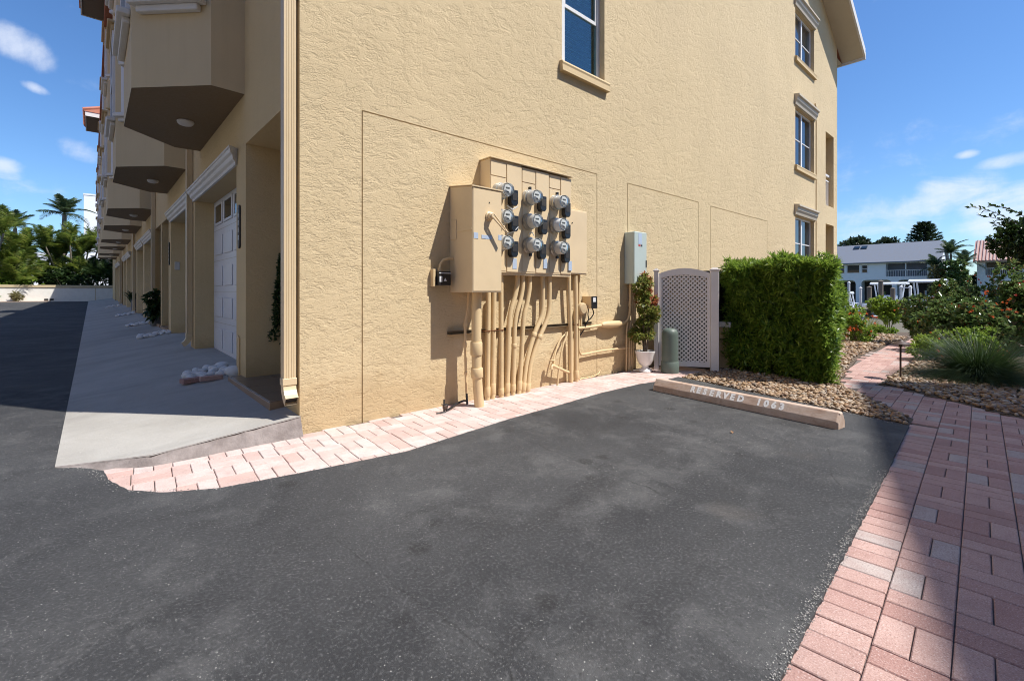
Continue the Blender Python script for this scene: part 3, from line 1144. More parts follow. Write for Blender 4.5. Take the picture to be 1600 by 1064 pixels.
# bays -------------------------------------------------------------
def bay(yc):
    z0, z1 = 3.3, 8.4
    plan = [(0, -1.4), (-.316, -1.42), (-.93, -.78), (-.93, .78), (-.316, 1.42), (0, 1.4)]
    mb = MB()
    for i in range(5):
        a, b = plan[i], plan[i + 1]
        mb.add([(a[0], yc + a[1], z0), (b[0], yc + b[1], z0), (b[0], yc + b[1], z1), (a[0], yc + a[1], z1)], [(0, 1, 2, 3)])
    by = mb.build('bay_window', 'stucco_bay', condo, loc=(0, yc, z0))
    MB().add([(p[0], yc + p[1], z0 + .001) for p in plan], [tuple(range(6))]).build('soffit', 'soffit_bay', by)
    MB().lathe([(.085, 0), (.095, .012), (.09, .03), (.072, .05), (.035, .062), (.004, .065)], (-.36, yc, z0), '-z', 18).build('ceiling_light', 'white_trim', by, smooth=True)
    for i in (1, 2, 3):
        a, b = Vector((*plan[i], 0)), Vector((*plan[i + 1], 0))
        c = (a + b) / 2 + Vector((0, yc, 0))
        u = (b - a).normalized()
        nrm = Vector((-u.y, u.x, 0))
        if nrm.x > 0:
            nrm = -nrm
        w = .31 if i != 2 else .55
        for zb, zt in ((4.20, 5.75), (6.75, 8.05)):
            f = MB()
            Z = Vector((0, 0, 1))
            for s_ in (-1, 1):
                f.obox(c + u * s_ * (w - .03) + Z * (zb + zt) / 2 + nrm * .02, u * .03, nrm * .022, Z * (zt - zb) / 2)
            for zz in (zb + .03, zt - .03, (zb + zt) / 2):
                f.obox(c + Z * zz + nrm * .0195, u * (w - .06), nrm * .0215, Z * .03)
            f.build('window_frame', 'white_paint', by, bevel=.003)
            MB().obox(c + Z * (zb + zt) / 2 + nrm * .006, u * (w - .06), nrm * .005, Z * ((zt - zb) / 2 - .03)).build('window_pane', 'window_glass', by)
            s1 = MB()
            s1.obox(c + Z * (zb - .035) + nrm * .06, u * (w + .09), nrm * .06, Z * .035)
            s1.obox(c + Z * (zb - .105) + nrm * .035, u * (w + .03), nrm * .035, Z * .0345)
            s1.build('window_sill', 'white_trim', by, bevel=.018, seg=2)
            s2 = MB()
            s2.obox(c + Z * (zt + .05) + nrm * .03, u * (w + .03), nrm * .03, Z * .05)
            s2.obox(c + Z * (zt + .125) + nrm * .055, u * (w + .08), nrm * .055, Z * .0248)
            s2.build('window_head', 'sill_tan', by, bevel=.008)
    return by


BAYS = []
for k in range(4):
    for yc in (3.21, 7.43):
        BAYS.append(yc + k * PER)
b0 = bay(BAYS[0])
for yc in BAYS[1:]:
    copy_tree(b0, condo, Vector((0, yc, 3.3)))

# roof ---------------------------------------------------------------
sl = (12.9 - 8.62) / (XD / 2)


def slope_slab(mb, x0, x1, y0, y1, right):
    """roof slab; z from ridge line"""
    def z(x):
        return 8.62 + sl * (XD - x if right else x)
    a, b = x0, x1
    mb.prism([(a, z(a) + .01), (b, z(b) + .01), (b, z(b) + .21), (a, z(a) + .21)], lambda u, w, y: (u, y, w), y0, y1)


mb = MB()
slope_slab(mb, XD / 2, XD + .55, -.55, YL + .5, True)
slope_slab(mb, -1.0, XD / 2, -.55, YL + .5, False)
mb.build('roof', 'terracotta', condo, loc=(XD / 2, 0, 8.6))
mb = MB()
mb.prism([(XD / 2, 12.895), (XD + .56, 8.62 - sl * .56 - .0), (XD + .56, 8.62 - sl * .56 + .235), (XD / 2, 13.13)], lambda u, w, y: (u, y, w), -.60, -.552)
mb.prism([(XD / 2 - .002, 12.895), (-1.01, 8.62 - sl * 1.01), (-1.01, 8.62 - sl * 1.01 + .235), (XD / 2 - .002, 13.13)], lambda u, w, y: (u, y, w), -.60, -.552)
mb.box(XD + .552, XD + .62, -.60, YL + .5, 8.24, 8.46)
mb.build('fascia', 'white_trim', condo)
mb = MB()
mb.prism([(XD / 2, 12.88), (XD + .55, 8.62 - sl * .55 - .012), (XD + .55, 8.62 - sl * .55 + .004), (XD / 2, 12.9)], lambda u, w, y: (u, y, w), -.551, -.001)
mb.prism([(XD / 2 - .002, 12.88), (-1.0, 8.62 - sl * 1.0 - .012), (-1.0, 8.62 - sl * 1.0 + .004), (XD / 2 - .002, 12.9)], lambda u, w, y: (u, y, w), -.551, -.001)
mb.box(XD + .002, XD + .55, 0, YL, 8.28, 8.30)
mb.build('rake_soffit', 'rake_paint', condo)


def eave(y0, y1, xo, tiles=True):
    e = MB().box(xo, .02, y0, y1, 8.40, 8.425).build('eave_soffit', 'soffit_brown', condo)
    f = MB()
    f.box(xo - .03, xo - .001, y0 - .03, y1 + .03, 8.385, 8.56)
    f.box(xo, .02, y0 - .03, y0 - .001, 8.385, 8.56).box(xo, .02, y1 + .001, y1 + .03, 8.385, 8.56)
    f.build('eave_fascia', 'white_trim', condo)
    MB().prism([(xo - .06, 8.565), (.1, 8.565), (.1, 8.75 + .4), (xo - .06, 8.60)], lambda u, w, y: (u, y, w), y0 - .05, y1 + .05).build('eave_roof', 'terracotta', condo)
    if tiles:
        y = y0
        while y < y1:
            MB().tube([(xo - .10, y, 8.64), (.05, y, 9.16)], .075, 8).build('roof_tile', 'terracotta', condo, smooth=True)
            y += .22


eave(-.5, 12.7, -1.42, False)
eave(22.15, 24.6, -1.40, True)

# downspouts on the front wall
def downspout(y, x0, x1, w, ztop, zelb, kick):
    d = MB()
    n = 5
    # ribbed rectangular profile seen from the side
    prof = []
    for i in range(n):
        a = i / n
        prof += [(x0 + (x1 - x0) * (a + .02), y), (x0 + (x1 - x0) * (a + .04), y - .004), (x0 + (x1 - x0) * (a + .15), y - .004), (x0 + (x1 - x0) * (a + .17), y)]
    prof += [(x1, y), (x1, y + w), (x0, y + w)]
    d.prism(prof, lambda u, v, z: (u, v, z), zelb, ztop)
    o = d.build('downspout', 'tan_gutter', condo)
    s_ = MB()
    s_.box(x0 - .006, x1 + .006, y - .009, y + w + .004, zelb - .02, zelb + .035)
    s_.box(x0 - .006, x1 + .006, y - .009, y + w + .004, 3.5, 3.54)
    s_.build('collar', 'tan_gutter', o, bevel=.003)
    e = MB()
    xc = (x0 + x1) / 2
    hx = (x1 - x0) / 2
    K = Vector(kick)
    steps = 7
    secs = []
    for i in range(steps + 1):
        a = i / steps * R(62)
        rad = .16
        pos = Vector((xc, y + w / 2, zelb)) + Vector((0, 0, -rad * math.sin(a))) + K * rad * (1 - math.cos(a))
        tdir = Vector((0, 0, -math.cos(a))) + K * math.sin(a)
        side = Vector((-K.y, K.x, 0))
        dep = side.cross(tdir)
        ws, wd = (hx, w / 2) if abs(K.y) > .5 else (w / 2, hx)
        secs.append([pos + side * ws + dep * wd, pos - side * ws + dep * wd, pos - side * ws - dep * wd, pos + side * ws - dep * wd])
    vs = [p for s3 in secs for p in s3]
    fs = []
    for i in range(steps):
        for k in range(4):
            fs.append((i * 4 + k, i * 4 + (k + 1) % 4, i * 4 + 4 + (k + 1) % 4, i * 4 + 4 + k))
    e.add(vs, fs)
    el = e.build('elbow', 'tan_gutter', o)
    q = secs[-2]
    MB().add(q, [(0, 1, 2, 3)]).build('elbow_mouth_shade', 'dark_inside', o)  # dark sheet standing for the shade inside the open elbow
    return o


downspout(.02, -.118, -.022, .066, 8.38, .42, (0, -1, 0))
downspout(5.27, -.095, -.015, .08, 8.38, .42, (-1, 0, 0))
downspout(11.28, -.095, -.015, .08, 8.38, .46, (-1, 0, 0))
downspout(18.6, -.095, -.015, .08, 8.38, .48, (-1, 0, 0))
downspout(29.2, -.095, -.015, .08, 8.38, .55, (-1, 0, 0))
# thin conduit on pier, keypad, doorbell
MB().tube([(-.012, 2.02, .21), (-.012, 2.02, .62), (-.012, 2.07, .64), (.0, 2.09, .64)], .009, 6).build('thin_conduit', 'tan_pipe', condo, smooth=True)
MB().box(.06, .15, 8.13, 8.149, 1.60, 1.77).build('door_keypad', 'meter_grey', condo, bevel=.006)
MB().lathe([(.03, 0), (.03, .012), (.02, .02)], (.35, 9.899, 1.33), '-y', 12).build('doorbell', 'black_plastic', condo)

# side windows -----------------------------------------------------
def side_window(a, b, z0, z1, near):
    d = .095
    f = MB()
    w = .045
    wl_ = .15 if near else w
    f.box(a, a + wl_, d - .012, d + .05, z0, z1).box(b - w, b, d - .012, d + .05, z0, z1)
    f.box(a + wl_, b - w, d - .0115, d + .05, z0, z0 + w).box(a + wl_, b - w, d - .0115, d + .05, z1 - w, z1)
    if not near:
        c = (a + b) / 2
        f.box(c - .045, c + .045, d - .0118, d + .049, z0 + w, z1 - w)
    o = f.build('window', 'white_paint', condo, bevel=.003)
    zm = (z0 + z1) / 2 if not near else 4.86
    halves = [(a + wl_, b - w)] if near else [(a + w, (a + b) / 2 - .05), ((a + b) / 2 + .05, b - w)]
    for p, q in halves:
        s_ = MB()
        s_.box(p, q, d + .005, d + .035, zm - (.025 if near else .014), zm + (.025 if near else .014))
        if near:
            s_.box(p, p + .03, d + .0052, d + .036, zm + .025, z1 - w).box(q - .03, q, d + .0052, d + .036, zm + .025, z1 - w)
        s_.build('sash', 'white_paint', o, bevel=.002)
        if near:
            MB().box(p, q, d + .018, d + .024, z0 + w, z1 - w).build('pane', 'clear_glass', o)
            for k in range(24):
                zz = z0 + .07 + k * .072
                if zz < z1 - .08:
                    MB().obox(((p + q) / 2 - .02, d + .085, zz), ((q - p) / 2 - .03, 0, 0), (0, .022, .016), (0, .0012, -.0014)).build('blind_slat', 'blind_slat', o)
        else:
            MB().box(p, q, d + .018, d + .024, z0 + w, z1 - w).build('pane', 'window_glass', o)
    MB().box(a - .02, b + .02, d + .13, d + .16, z0 - .02, z1 + .02).build('backing', 'dark_inside', o)
    sl_ = MB()
    pr = [(-.062, -.13), (-.055, -.055), (-.062, -.03), (-.05, -.004), (.09, .0), (.09, -.13)]
    sl_.prism([(y, z0 + z) for y, z in pr], lambda u, v, x: (x, u if u < 0 else 0.0, v), a - .05, b + .05)
    sl_.add([(a, -.04, z0), (b, -.04, z0), (b, d, z0 + .006), (a, d, z0 + .006)], [(0, 1, 2, 3)])
    sl_.build('sill', 'sill_tan', o)
    if not near:
        h = MB()
        h.prism([(0, z1 + .02), (-.03, z1 + .02), (-.045, z1 + .08), (-.075, z1 + .13), (-.08, z1 + .2), (-.12, z1 + .22), (-.12, z1 + .26), (0, z1 + .28)], lambda u, v, x: (x, u, v), a - .08, b + .10)
        h.build('window_head', 'head_grey', o)


for wdw in SIDE_WIN:
    side_window(*wdw)
for a, b, c_, d_ in BALC[1:]:
    rl = MB()
    rl.box(a + .002, b - .002, .10, .16, c_ + .93, c_ + .99).box(a + .002, b - .002, .11, .15, c_ + .78, c_ + .82).box(a + .002, b - .002, .11, .15, c_ + .02, c_ + .06)
    for k in range(7):
        x = a + .07 + k * .115
        rl.box(x - .012, x + .012, .12, .14, c_ + .06, c_ + .78)
    rl.build('balcony_rail', 'white_paint', condo)
MB().tube([(13.62, -.012, 2.0), (13.62, -.012, 6.2), (13.5, -.012, 6.3)], .012, 6).build('thin_conduit', 'tan_pipe', condo, smooth=True)

# ================================================================ METER BANK
mbk = thing('meter_bank', 'tan painted electric meter cabinet with nine round meters on the stucco wall', 'meter cabinet', (2.5, 0, 1.34))
SEC = [(1.842, 2.293, .172), (2.298, 2.736, .166), (2.741, 3.136, .160)]
SEAM = [2.064, 2.512, 2.94]
ZB, ZT = 1.345, 2.54
for (a, b, d), sm in zip(SEC, SEAM):
    cb = MB().box(a, b, -d, -.001, ZB, ZT - .012 * (a > 2)).build('cabinet_section', 'tan_paint', mbk, bevel=.004)
    MB().box(a + .006, sm - .004, -d - .006, -d - .0005, 2.365, ZT - .02).build('cover_plate', 'tan_paint', cb, bevel=.002)
    MB().box(a + .006, sm - .004, -d - .005, -d - .0005, ZB + .02, 2.355).build('meter_plate', 'tan_paint', cb, bevel=.002)
    MB().box(sm + .004, b - .006, -d - .009, -d - .0005, ZB + .012, ZT - .02).build('breaker_door', 'tan_paint', cb, bevel=.003)
sb = MB().box(3.139, 3.50, -.118, -.001, 1.362, 2.17).build('side_cabinet', 'tan_paint', mbk, bevel=.005)
MB().box(3.15, 3.49, -.124, -.1185, 1.375, 2.155).build('cover_plate', 'tan_paint', sb, bevel=.003)
MB().lathe([(.008, 0), (.008, .008)], (3.2, -.124, 2.0), '-y', 8).build('latch', 'dark_metal', sb)
MB().box(1.83, 3.145, -.20, -.001, 2.542, 2.55).build('rain_lip', 'tan_paint', mbk)
MB().box(1.85, 3.14, -.155, -.01, 1.325, 1.344).build('bottom_flange', 'tan_paint', mbk)
METERS = [(1.955, 2.20, .168), (1.955, 1.925, .168), (1.955, 1.655, .168), (2.385, 2.19, .166), (2.39, 1.925, .166), (2.395, 1.66, .166), (2.84, 2.195, .160), (2.83, 1.925, .160), (2.84, 1.655, .160)]
LBL = ['top', 'middle', 'bottom']
for i, (x, z, d) in enumerate(METERS):
    y0 = -d - .006
    ring = MB().lathe([(.092, 0), (.092, .012), (.086, .02), (.084, .034), (.088, .038), (.088, .05), (.078, .054)], (x, y0, z), '-y', 28).build('meter_ring', 'meter_metal', mbk, smooth=True)
    white = i == 7
    body = MB().lathe([(.072, .05), (.074, .056), (.0735, .135), (.068, .142), (.03, .1425)], (x, y0, z), '-y', 28).build('meter', 'meter_grey' if not white else 'label_white', mbk, smooth=True)
    MB().lathe([(.058, .1435), (.058, .146)], (x, y0, z), '-y', 22).build('dial_face', 'label_white', body)
    fm = MB()
    fm.box(x - .026, x + .026, y0 - .149, y0 - .1465, z + .012, z + .026)
    fm.box(x - .014, x + .014, y0 - .149, y0 - .1465, z - .028, z - .020)
    fm.build('dial_mark', 'meter_dark', body)
    MB().lathe([(.0705, .1425), (.069, .165), (.06, .182), (.04, .19), (.003, .192)], (x, y0, z), '-y', 28).build('glass_cover', 'meter_glass', body, smooth=True)
    # seal wire / tab
    if i in (3, 5, 6, 8):
        MB().box(x - .012, x + .012, y0 - .05, y0 - .02, z + (.09 if i in (3, 6) else -.12), z + (.12 if i in (3, 6) else -.09)).build('seal_tab', 'black_plastic', mbk)
BLK = [(2.125, 2.15), (2.13, 1.875), (2.125, 1.60), (2.575, 2.145), (2.59, 1.882), (2.57, 1.60), (3.0, 2.125), (3.0, 1.865), (2.99, 1.575)]
for i, (x, z) in enumerate(BLK):
    d = SEC[i // 3][2] + .0095
    q = MB()
    q.prism([(x - .052, z + .085), (x - .052, z - .055), (x - .03, z - .085), (x + .03, z - .085), (x + .052, z - .055), (x + .052, z + .085)], lambda u, v, y: (u, y, v), -d - .062, -d - .0005)
    bk = q.build('breaker_cover', 'black_plastic', mbk, bevel=.005)
    MB().box(x - .036, x + .036, -d - .066, -d - .0622, z - .03, z + .05).build('breaker_switch', 'dark_metal', bk, bevel=.002)
for (x, z) in ((2.178, 1.45), (2.66, 1.47), (3.098, 1.458)):
    MB().box(x - .03, x + .03, -.1835, -.1822 if x < 2.3 else -.170, z - .058, z + .058).build('blue_label', 'label_blue', mbk)
mb = MB()
for i, pts in enumerate([[(2.06, -.19, 2.07), (2.1, -.235, 2.02), (2.16, -.25, 2.06)], [(2.06, -.19, 1.76), (2.12, -.235, 1.79), (2.17, -.25, 1.84)], [(2.39, -.19, 1.79), (2.43, -.2, 1.81), (2.47, -.19, 1.77)]]):
    mb.tube(pts, .006, 6)
mb.build('seal_wire', 'label_white', mbk, smooth=True)

# ================================================================ SWITCH BOX
swb = thing('switch_box', 'large tan disconnect switch box with lever handle projecting left of the meters', 'switch box', (1.64, 0, 1.135))
mb = MB()
mb.prism([(-.374, 1.137), (0, 1.137), (0, 2.205), (-.374, 2.158)], lambda u, v, x: (x, u, v), 1.455, 1.826)
cab = mb.build('cabinet', 'tan_paint', swb, bevel=.004)
MB().prism([(-.388, 2.152), (-.388, 2.163), (0, 2.213), (0, 2.2062), (-.377, 2.1592), (-.377, 2.152)], lambda u, v, x: (x, u, v), 1.445, 1.836).build('rain_hood', 'tan_paint', swb)
MB().box(1.462, 1.819, -.380, -.3745, 1.15, 2.14).build('front_cover', 'tan_paint', swb, bevel=.004)
MB().box(1.447, 1.4545, -.118, -.015, 1.665, 1.862).build('side_hatch', 'tan_paint', swb, bevel=.004)
MB().box(1.4495, 1.4545, -.372, -.118, 1.735, 1.757).build('side_rib', 'tan_paint', swb, bevel=.002)
MB().lathe([(.006, 0), (.006, .006)], (1.66, -.380, 2.02), '-y', 8).build('cover_bolt', 'dark_metal', swb)
hb = MB().lathe([(.045, 0), (.045, .014), (.034, .02), (.034, .05), (.022, .058), (.022, .07)], (1.655, -.380, 1.885), '-y', 20).build('handle_hub', 'tan_paint', swb, smooth=True)
hd = MB()
for s_ in (-1, 1):
    p = Vector((1.655, -.445, 1.885)) + Vector((.011, 0, .013)) * s_
    q = Vector((1.80, -.47, 1.742)) + Vector((.006, 0, .006)) * s_
    hd.tube([p, q], .008, 8)
hd.tube([(1.79, -.468, 1.752), (1.815, -.474, 1.727)], .014, 8)
hd.build('lever_handle', 'tan_paint', swb, smooth=True)
for a, b, c_, d_ in ((1.468, 1.52, 1.655, 1.712), (1.562, 1.69, 1.660, 1.696), (1.775, 1.817, 1.66, 1.712)):
    MB().box(a, b, -.3825, -.3806, c_, d_).build('blue_label', 'label_blue', swb)

# surge protector left of it
srg = thing('surge_protector', 'small black box with pale triangle mark hanging left of the switch box', 'electrical box', (1.32, 0, 1.2))
MB().box(1.262, 1.405, -.095, -.001, 1.205, 1.345).build('case', 'black_plastic', srg, bevel=.006)
MB().box(1.222, 1.25, -.055, -.001, 1.195, 1.365).build('mounting_bracket', 'tan_pipe', srg, bevel=.003)
MB().box(1.262, 1.405, -.0965, -.0955, 1.322, 1.33).build('top_stripe', 'label_white', srg)
MB().box(1.268, 1.30, -.0965, -.0955, 1.24, 1.295).build('case_label', 'label_white', srg)
MB().prism([(1.316, 1.248), (1.352, 1.248), (1.334, 1.28)], lambda u, v, y: (u, y, v), -.0965, -.0955).build('triangle_mark', 'label_white', srg)
MB().lathe([(.02, 0), (.02, .03), (.014, .035)], (1.30, -.05, 1.345), 'z', 10).build('cable_gland', 'tan_pipe', srg)
MB().tube([(1.30, -.05, 1.36), (1.305, -.05, 1.41), (1.335, -.055, 1.455), (1.39, -.06, 1.475), (1.456, -.06, 1.478)], .014, 8).build('cable', 'tan_pipe', srg, smooth=True)

# ================================================================ CONDUITS
def smooth_path(pts, n=6):
    P_ = [Vector(p) for p in pts]
    if len(P_) < 3:
        return P_
    out = []
    for i in range(len(P_) - 1):
        p0, p1, p2, p3 = P_[max(i - 1, 0)], P_[i], P_[i + 1], P_[min(i + 2, len(P_) - 1)]
        for k in range(n):
            t_ = k / n
            out.append(.5 * ((2 * p1) + (p2 - p0) * t_ + (2 * p0 - 5 * p1 + 4 * p2 - p3) * t_ ** 2 + (3 * p1 - p0 - 3 * p2 + p3) * t_ ** 3))
    out.append(P_[-1])
    return out


CG = 'tan conduits running down the wall below the meters'


def conduit(pts, r, label, collars=(), group=CG, n=12):
    collars = [(u, ln, k + .07) for u, ln, k in collars]
    root = thing('conduit', label, 'conduit', pts[-1], group)
    pp = smooth_path(pts)
    MB().tube(pp, r, n).build('pipe', 'tan_pipe', root, smooth=True)
    L = [0]
    for i in range(1, len(pp)):
        L.append(L[-1] + (pp[i] - pp[i - 1]).length)
    for u, ln, k in collars:
        s_ = u * L[-1]

        def at(q):
            q = max(0, min(L[-1], q))
            for i in range(1, len(pp)):
                if q <= L[i]:
                    return pp[i - 1].lerp(pp[i], (q - L[i - 1]) / max(1e-6, L[i] - L[i - 1]))
            return pp[-1]
        a, b = at(s_ - ln / 2), at(s_ + ln / 2)
        MB().tube([a, a.lerp(b, .08), a.lerp(b, .92), b], [r * (k - .1), r * k, r * k, r * (k - .1)], n).build('coupling', 'tan_pipe', root, smooth=True)
    return root


Y = -.09
c1 = conduit([(1.622, Y, 1.137), (1.614, Y, .97), (1.585, Y, .85), (1.58, Y, .68), (1.589, Y, .30), (1.597, Y, .11)], .0135, 'thin tan conduit with black flexible end, leftmost below the switch box', ((.32, .05, 1.3), (.52, .05, 1.3), (.8, .03, 1.3)))
MB().tube(smooth_path([(1.597, Y, .115), (1.60, Y - .005, .04), (1.60, Y - .01, -.005)]), [.012] * 12 + [.012], 8).build('flexible_end', 'black_plastic', c1, smooth=True)
conduit([(1.617, -.235, 1.137), (1.612, -.235, .9), (1.609, -.24, .5), (1.617, -.245, .25), (1.638, -.25, -.005)], .049, 'fattest tan pipe with wide coupling rings under the switch box', ((.49, .135, 1.17), (.70, .10, 1.17)), n=18)
conduit([(1.884, Y, 1.137), (1.878, Y, .6), (1.871, Y, -.005)], .0275, 'straight tan conduit just right of the fattest pipe', ((.92, .10, 1.12),))
conduit([(1.962, Y, 1.137), (1.953, Y, .6), (1.944, Y, -.005)], .0275, 'straight tan conduit, second right of the fattest pipe', ((.90, .11, 1.12),))
conduit([(2.060, Y, 1.345), (2.063, Y, .6), (2.065, Y, -.005)], .0275, 'straight tan conduit, third right of the fattest pipe, foot coupling low', ((.95, .07, 1.13),))
conduit([(2.304, Y, 1.345), (2.30, Y, 1.23), (2.265, Y, 1.09), (2.19, Y, .87), (2.167, Y, .55), (2.150, Y, -.005)], .0285, 'bent tan conduit nearest the straight three, wide at its foot', ((.93, .10, 1.12),))
conduit([(2.386, Y, 1.345), (2.384, Y, 1.2), (2.35, Y, 1.05), (2.272, Y, .82), (2.252, Y, .45), (2.238, Y, -.005)], .0265, 'bent tan conduit with one coupling half way up', ((.60, .05, 1.1), (.94, .08, 1.12)))
conduit([(2.497, Y, 1.345), (2.492, Y, 1.18), (2.45, Y, 1.0), (2.397, Y, .82), (2.365, Y, .42), (2.327, Y, -.005)], .0275, 'bent tan conduit, tallest bend of the three left ones', ((.93, .10, 1.12),))
conduit([(2.708, Y, 1.345), (2.712, Y, 1.1), (2.69, Y, .86), (2.57, Y, .65), (2.445, Y, .33), (2.392, Y, -.005)], .0275, 'sweeping tan conduit, left of the strongly slanted pair', ((.52, .05, 1.12), (.95, .09, 1.12)))
conduit([(2.821, Y, 1.345), (2.826, Y, 1.1), (2.797, Y, .85), (2.66, Y, .61), (2.51, Y, .31), (2.462, Y, -.005)], .0275, 'sweeping tan conduit, right of the strongly slanted pair', ((.54, .05, 1.12), (.96, .09, 1.12)))
conduit([(3.192, -.08, 1.345), (3.20, -.075, 1.1), (3.226, -.07, .75), (3.250, -.065, -.005)], .026, 'slightly leaning tan conduit beside the hose tap', ())
conduit([(3.312, -.08, 1.345), (3.33, -.075, .9), (3.337, -.07, .6), (3.350, -.065, -.005)], .029, 'tan conduit right of the leaning one with foot coupling', ((.93, .10, 1.12),))
conduit([(3.426, -.05, 1.36), (3.424, -.045, .9), (3.424, -.045, .53), (3.428, -.045, .40), (3.455, -.045, .345), (3.52, -.045, .326), (3.87, -.045, .338), (4.40, -.045, .335), (4.70, -.045, .325)], .014, 'thin tan conduit that turns and runs level to the potted plant', ())
conduit([(3.446, -.03, 1.36), (3.45, -.03, 1.0), (3.44, -.03, .5), (3.44, -.03, .05), (3.50, -.04, .015), (3.66, -.04, .012), (3.83, -.035, .03), (3.9, -.02, .06)], .008, 'thinnest tan cable dropping to the foot of the wall', ())
conduit([(3.40, -.05, .672), (3.60, -.055, .676), (3.82, -.055, .684), (3.90, -.055, .69)], .020, 'short level tan pipe leading into the bulging sleeve', ())
cs = conduit([(4.30, -.06, .69), (4.42, -.06, .695), (4.50, -.06, .74), (4.545, -.06, .82), (4.565, -.06, 1.0), (4.568, -.06, 1.255)], .019, 'tan pipe curving up from bulging sleeve to green box', ())
MB().tube(smooth_path([(3.88, -.06, .688), (3.95, -.06, .695), (4.05, -.065, .692), (4.2, -.065, .69), (4.29, -.06, .694), (4.33, -.06, .694)]), [.021 + .028 * math.sin(math.pi * min(1, i / 25)) ** .6 for i in range(26)], 14).build('splice_sleeve', 'tan_pipe', cs, smooth=True)
for i, (x0, x1, lab) in enumerate(((4.462, 4.475, 'thin upright tan pipe, leftmost of four below the green box'), (4.522, 4.546, 'thin upright tan pipe, second of four below the green box'), (4.571, 4.595, 'thin upright tan pipe, third of four below the green box'), (4.612, 4.657, 'thin upright tan pipe nearest the potted plant'))):
    conduit([(x1 + .03, -.06, 1.255 if i > 1 else .70), (x1, -.06, .55), ((x0 + x1) / 2, -.06, .25), (x0, -.06, -.005)], .013, lab, (), 'thin upright pipes below the green box')

# strut channel carrying the conduits
st_ = thing('strut_channel', 'dark rusty steel strut channel bolted level behind the conduits', 'strut channel', (2.57, 0, .70))
q = MB()
q.box(1.42, 3.74, -.045, -.001, .712, .716).box(1.42, 3.74, -.045, -.001, .742, .746).box(1.42, 3.74, -.006, -.0012, .7162, .7418)
q.build('channel', 'strut_metal', st_)
for x, y, r in ((1.878, Y, .0275), (1.956, Y, .0275), (2.063, Y, .0275), (3.336, -.07, .029)):
    MB().tube([(x - r - .012, -.045, .729), (x - r - .004, y, .729), (x, y - r - .004, .729), (x + r + .004, y, .729), (x + r + .012, -.045, .729)], .009, 6).build('strap', 'rusty_strap', st_)

# right-hand small boxes
tmb = thing('timer_box', 'small tan box with black labelled front above the level pipe', 'electrical box', (3.6, 0, .92))
MB().box(3.545, 3.665, -.15, -.001, .925, 1.085).build('case', 'tan_pipe', tmb, bevel=.004)
MB().box(3.55, 3.665, -.158, -.1505, .925, 1.083).build('front_panel', 'black_plastic', tmb, bevel=.002)
MB().box(3.575, 3.63, -.1595, -.1583, 1.01, 1.065).build('panel_label', 'label_white', tmb)
MB().tube(smooth_path([(3.63, -.1, .93), (3.66, -.1, .86), (3.62, -.09, .80), (3.56, -.08, .76), (3.53, -.07, .70), (3.50, -.05, .63), (3.45, -.03, .56), (3.43, -.02, .54)]), .008, 6).build('cable', 'black_plastic', tmb, smooth=True)
MB().tube(smooth_path([(3.56, -.1, .93), (3.555, -.09, .85), (3.58, -.08, .78), (3.55, -.06, .72), (3.50, -.05, .70)]), .007, 6).build('cable', 'black_plastic', tmb, smooth=True)
jb = thing('junction_box', 'rounded weathered tan junction box left of the timer box', 'electrical box', (3.46, 0, .87))
MB().lathe([(.075, 0), (.078, .02), (.075, .07), (.06, .085), (.02, .088)], (3.46, -.02, .925), '-y', 20).build('housing', 'strut_metal' if False else 'stucco_trim', jb, smooth=True)
MB().tube([(3.46, -.05, .86), (3.462, -.05, .70)], .016, 8).build('stem', 'tan_pipe', jb)

# hose tap
tap = thing('hose_tap', 'tan painted hose tap on short crossing pipes low on the wall', 'tap', (3.0, 0, 0))
MB().tube(smooth_path([(3.24, -.05, .125), (3.15, -.07, .15), (3.02, -.085, .20), (2.90, -.09, .245)]), .017, 10).build('supply_pipe', 'tan_pipe', tap, smooth=True)
MB().tube([(2.965, -.09, -.005), (2.985, -.09, .15), (3.03, -.09, .37), (3.085, -.085, .51), (3.165, -.07, .60), (3.18, -.06, .64)], .012, 8).build('riser_pipe', 'tan_pipe', tap, smooth=True)
MB().tube(smooth_path([(2.915, -.085, .25), (2.95, -.06, .36), (3.02, -.045, .48), (3.10, -.04, .57), (3.17, -.04, .61)]), .011, 8).build('riser_pipe', 'tan_pipe', tap, smooth=True)
MB().tube([(2.915, -.09, .24), (2.865, -.10, .262), (2.845, -.105, .24), (2.84, -.105, .215)], [.021, .02, .019, .021], 10).build('spout', 'tan_pipe', tap, smooth=True)
MB().tube([(2.87, -.10, .27), (2.87, -.10, .315)], .007, 6).build('valve_stem', 'tan_pipe', tap)
MB().lathe([(.028, 0), (.03, .006), (.028, .012)], (2.87, -.10, .312), 'z', 10).build('valve_handle', 'tan_pipe', tap)

# ground rod with clamp and cable
gr = thing('ground_rod', 'dark grounding rod with clamp and cable poking through the bricks by wall', 'ground rod', (1.235, -.225, 0))
MB().tube([(1.235, -.225, -.02), (1.235, -.225, .125)], .009, 8).build('rod', 'dark_metal', gr)
MB().box(1.222, 1.262, -.245, -.212, .035, .072).build('clamp', 'brown_metal', gr, bevel=.004)
MB().tube([(1.20, -.235, .085), (1.27, -.232, .07)], .006, 6).build('clamp_bolt', 'dark_metal', gr)
MB().tube(smooth_path([(1.258, -.22, .075), (1.275, -.215, .06), (1.27, -.21, .015), (1.33, -.18, .014), (1.45, -.12, .03), (1.55, -.10, .04), (1.60, -.10, .03)]), .011, 8).build('cable', 'black_plastic', gr, smooth=True)
MB().tube([(1.15, -.225, .008), (1.25, -.235, .008)], .006, 6).build('loose_wire', 'dark_metal', gr)

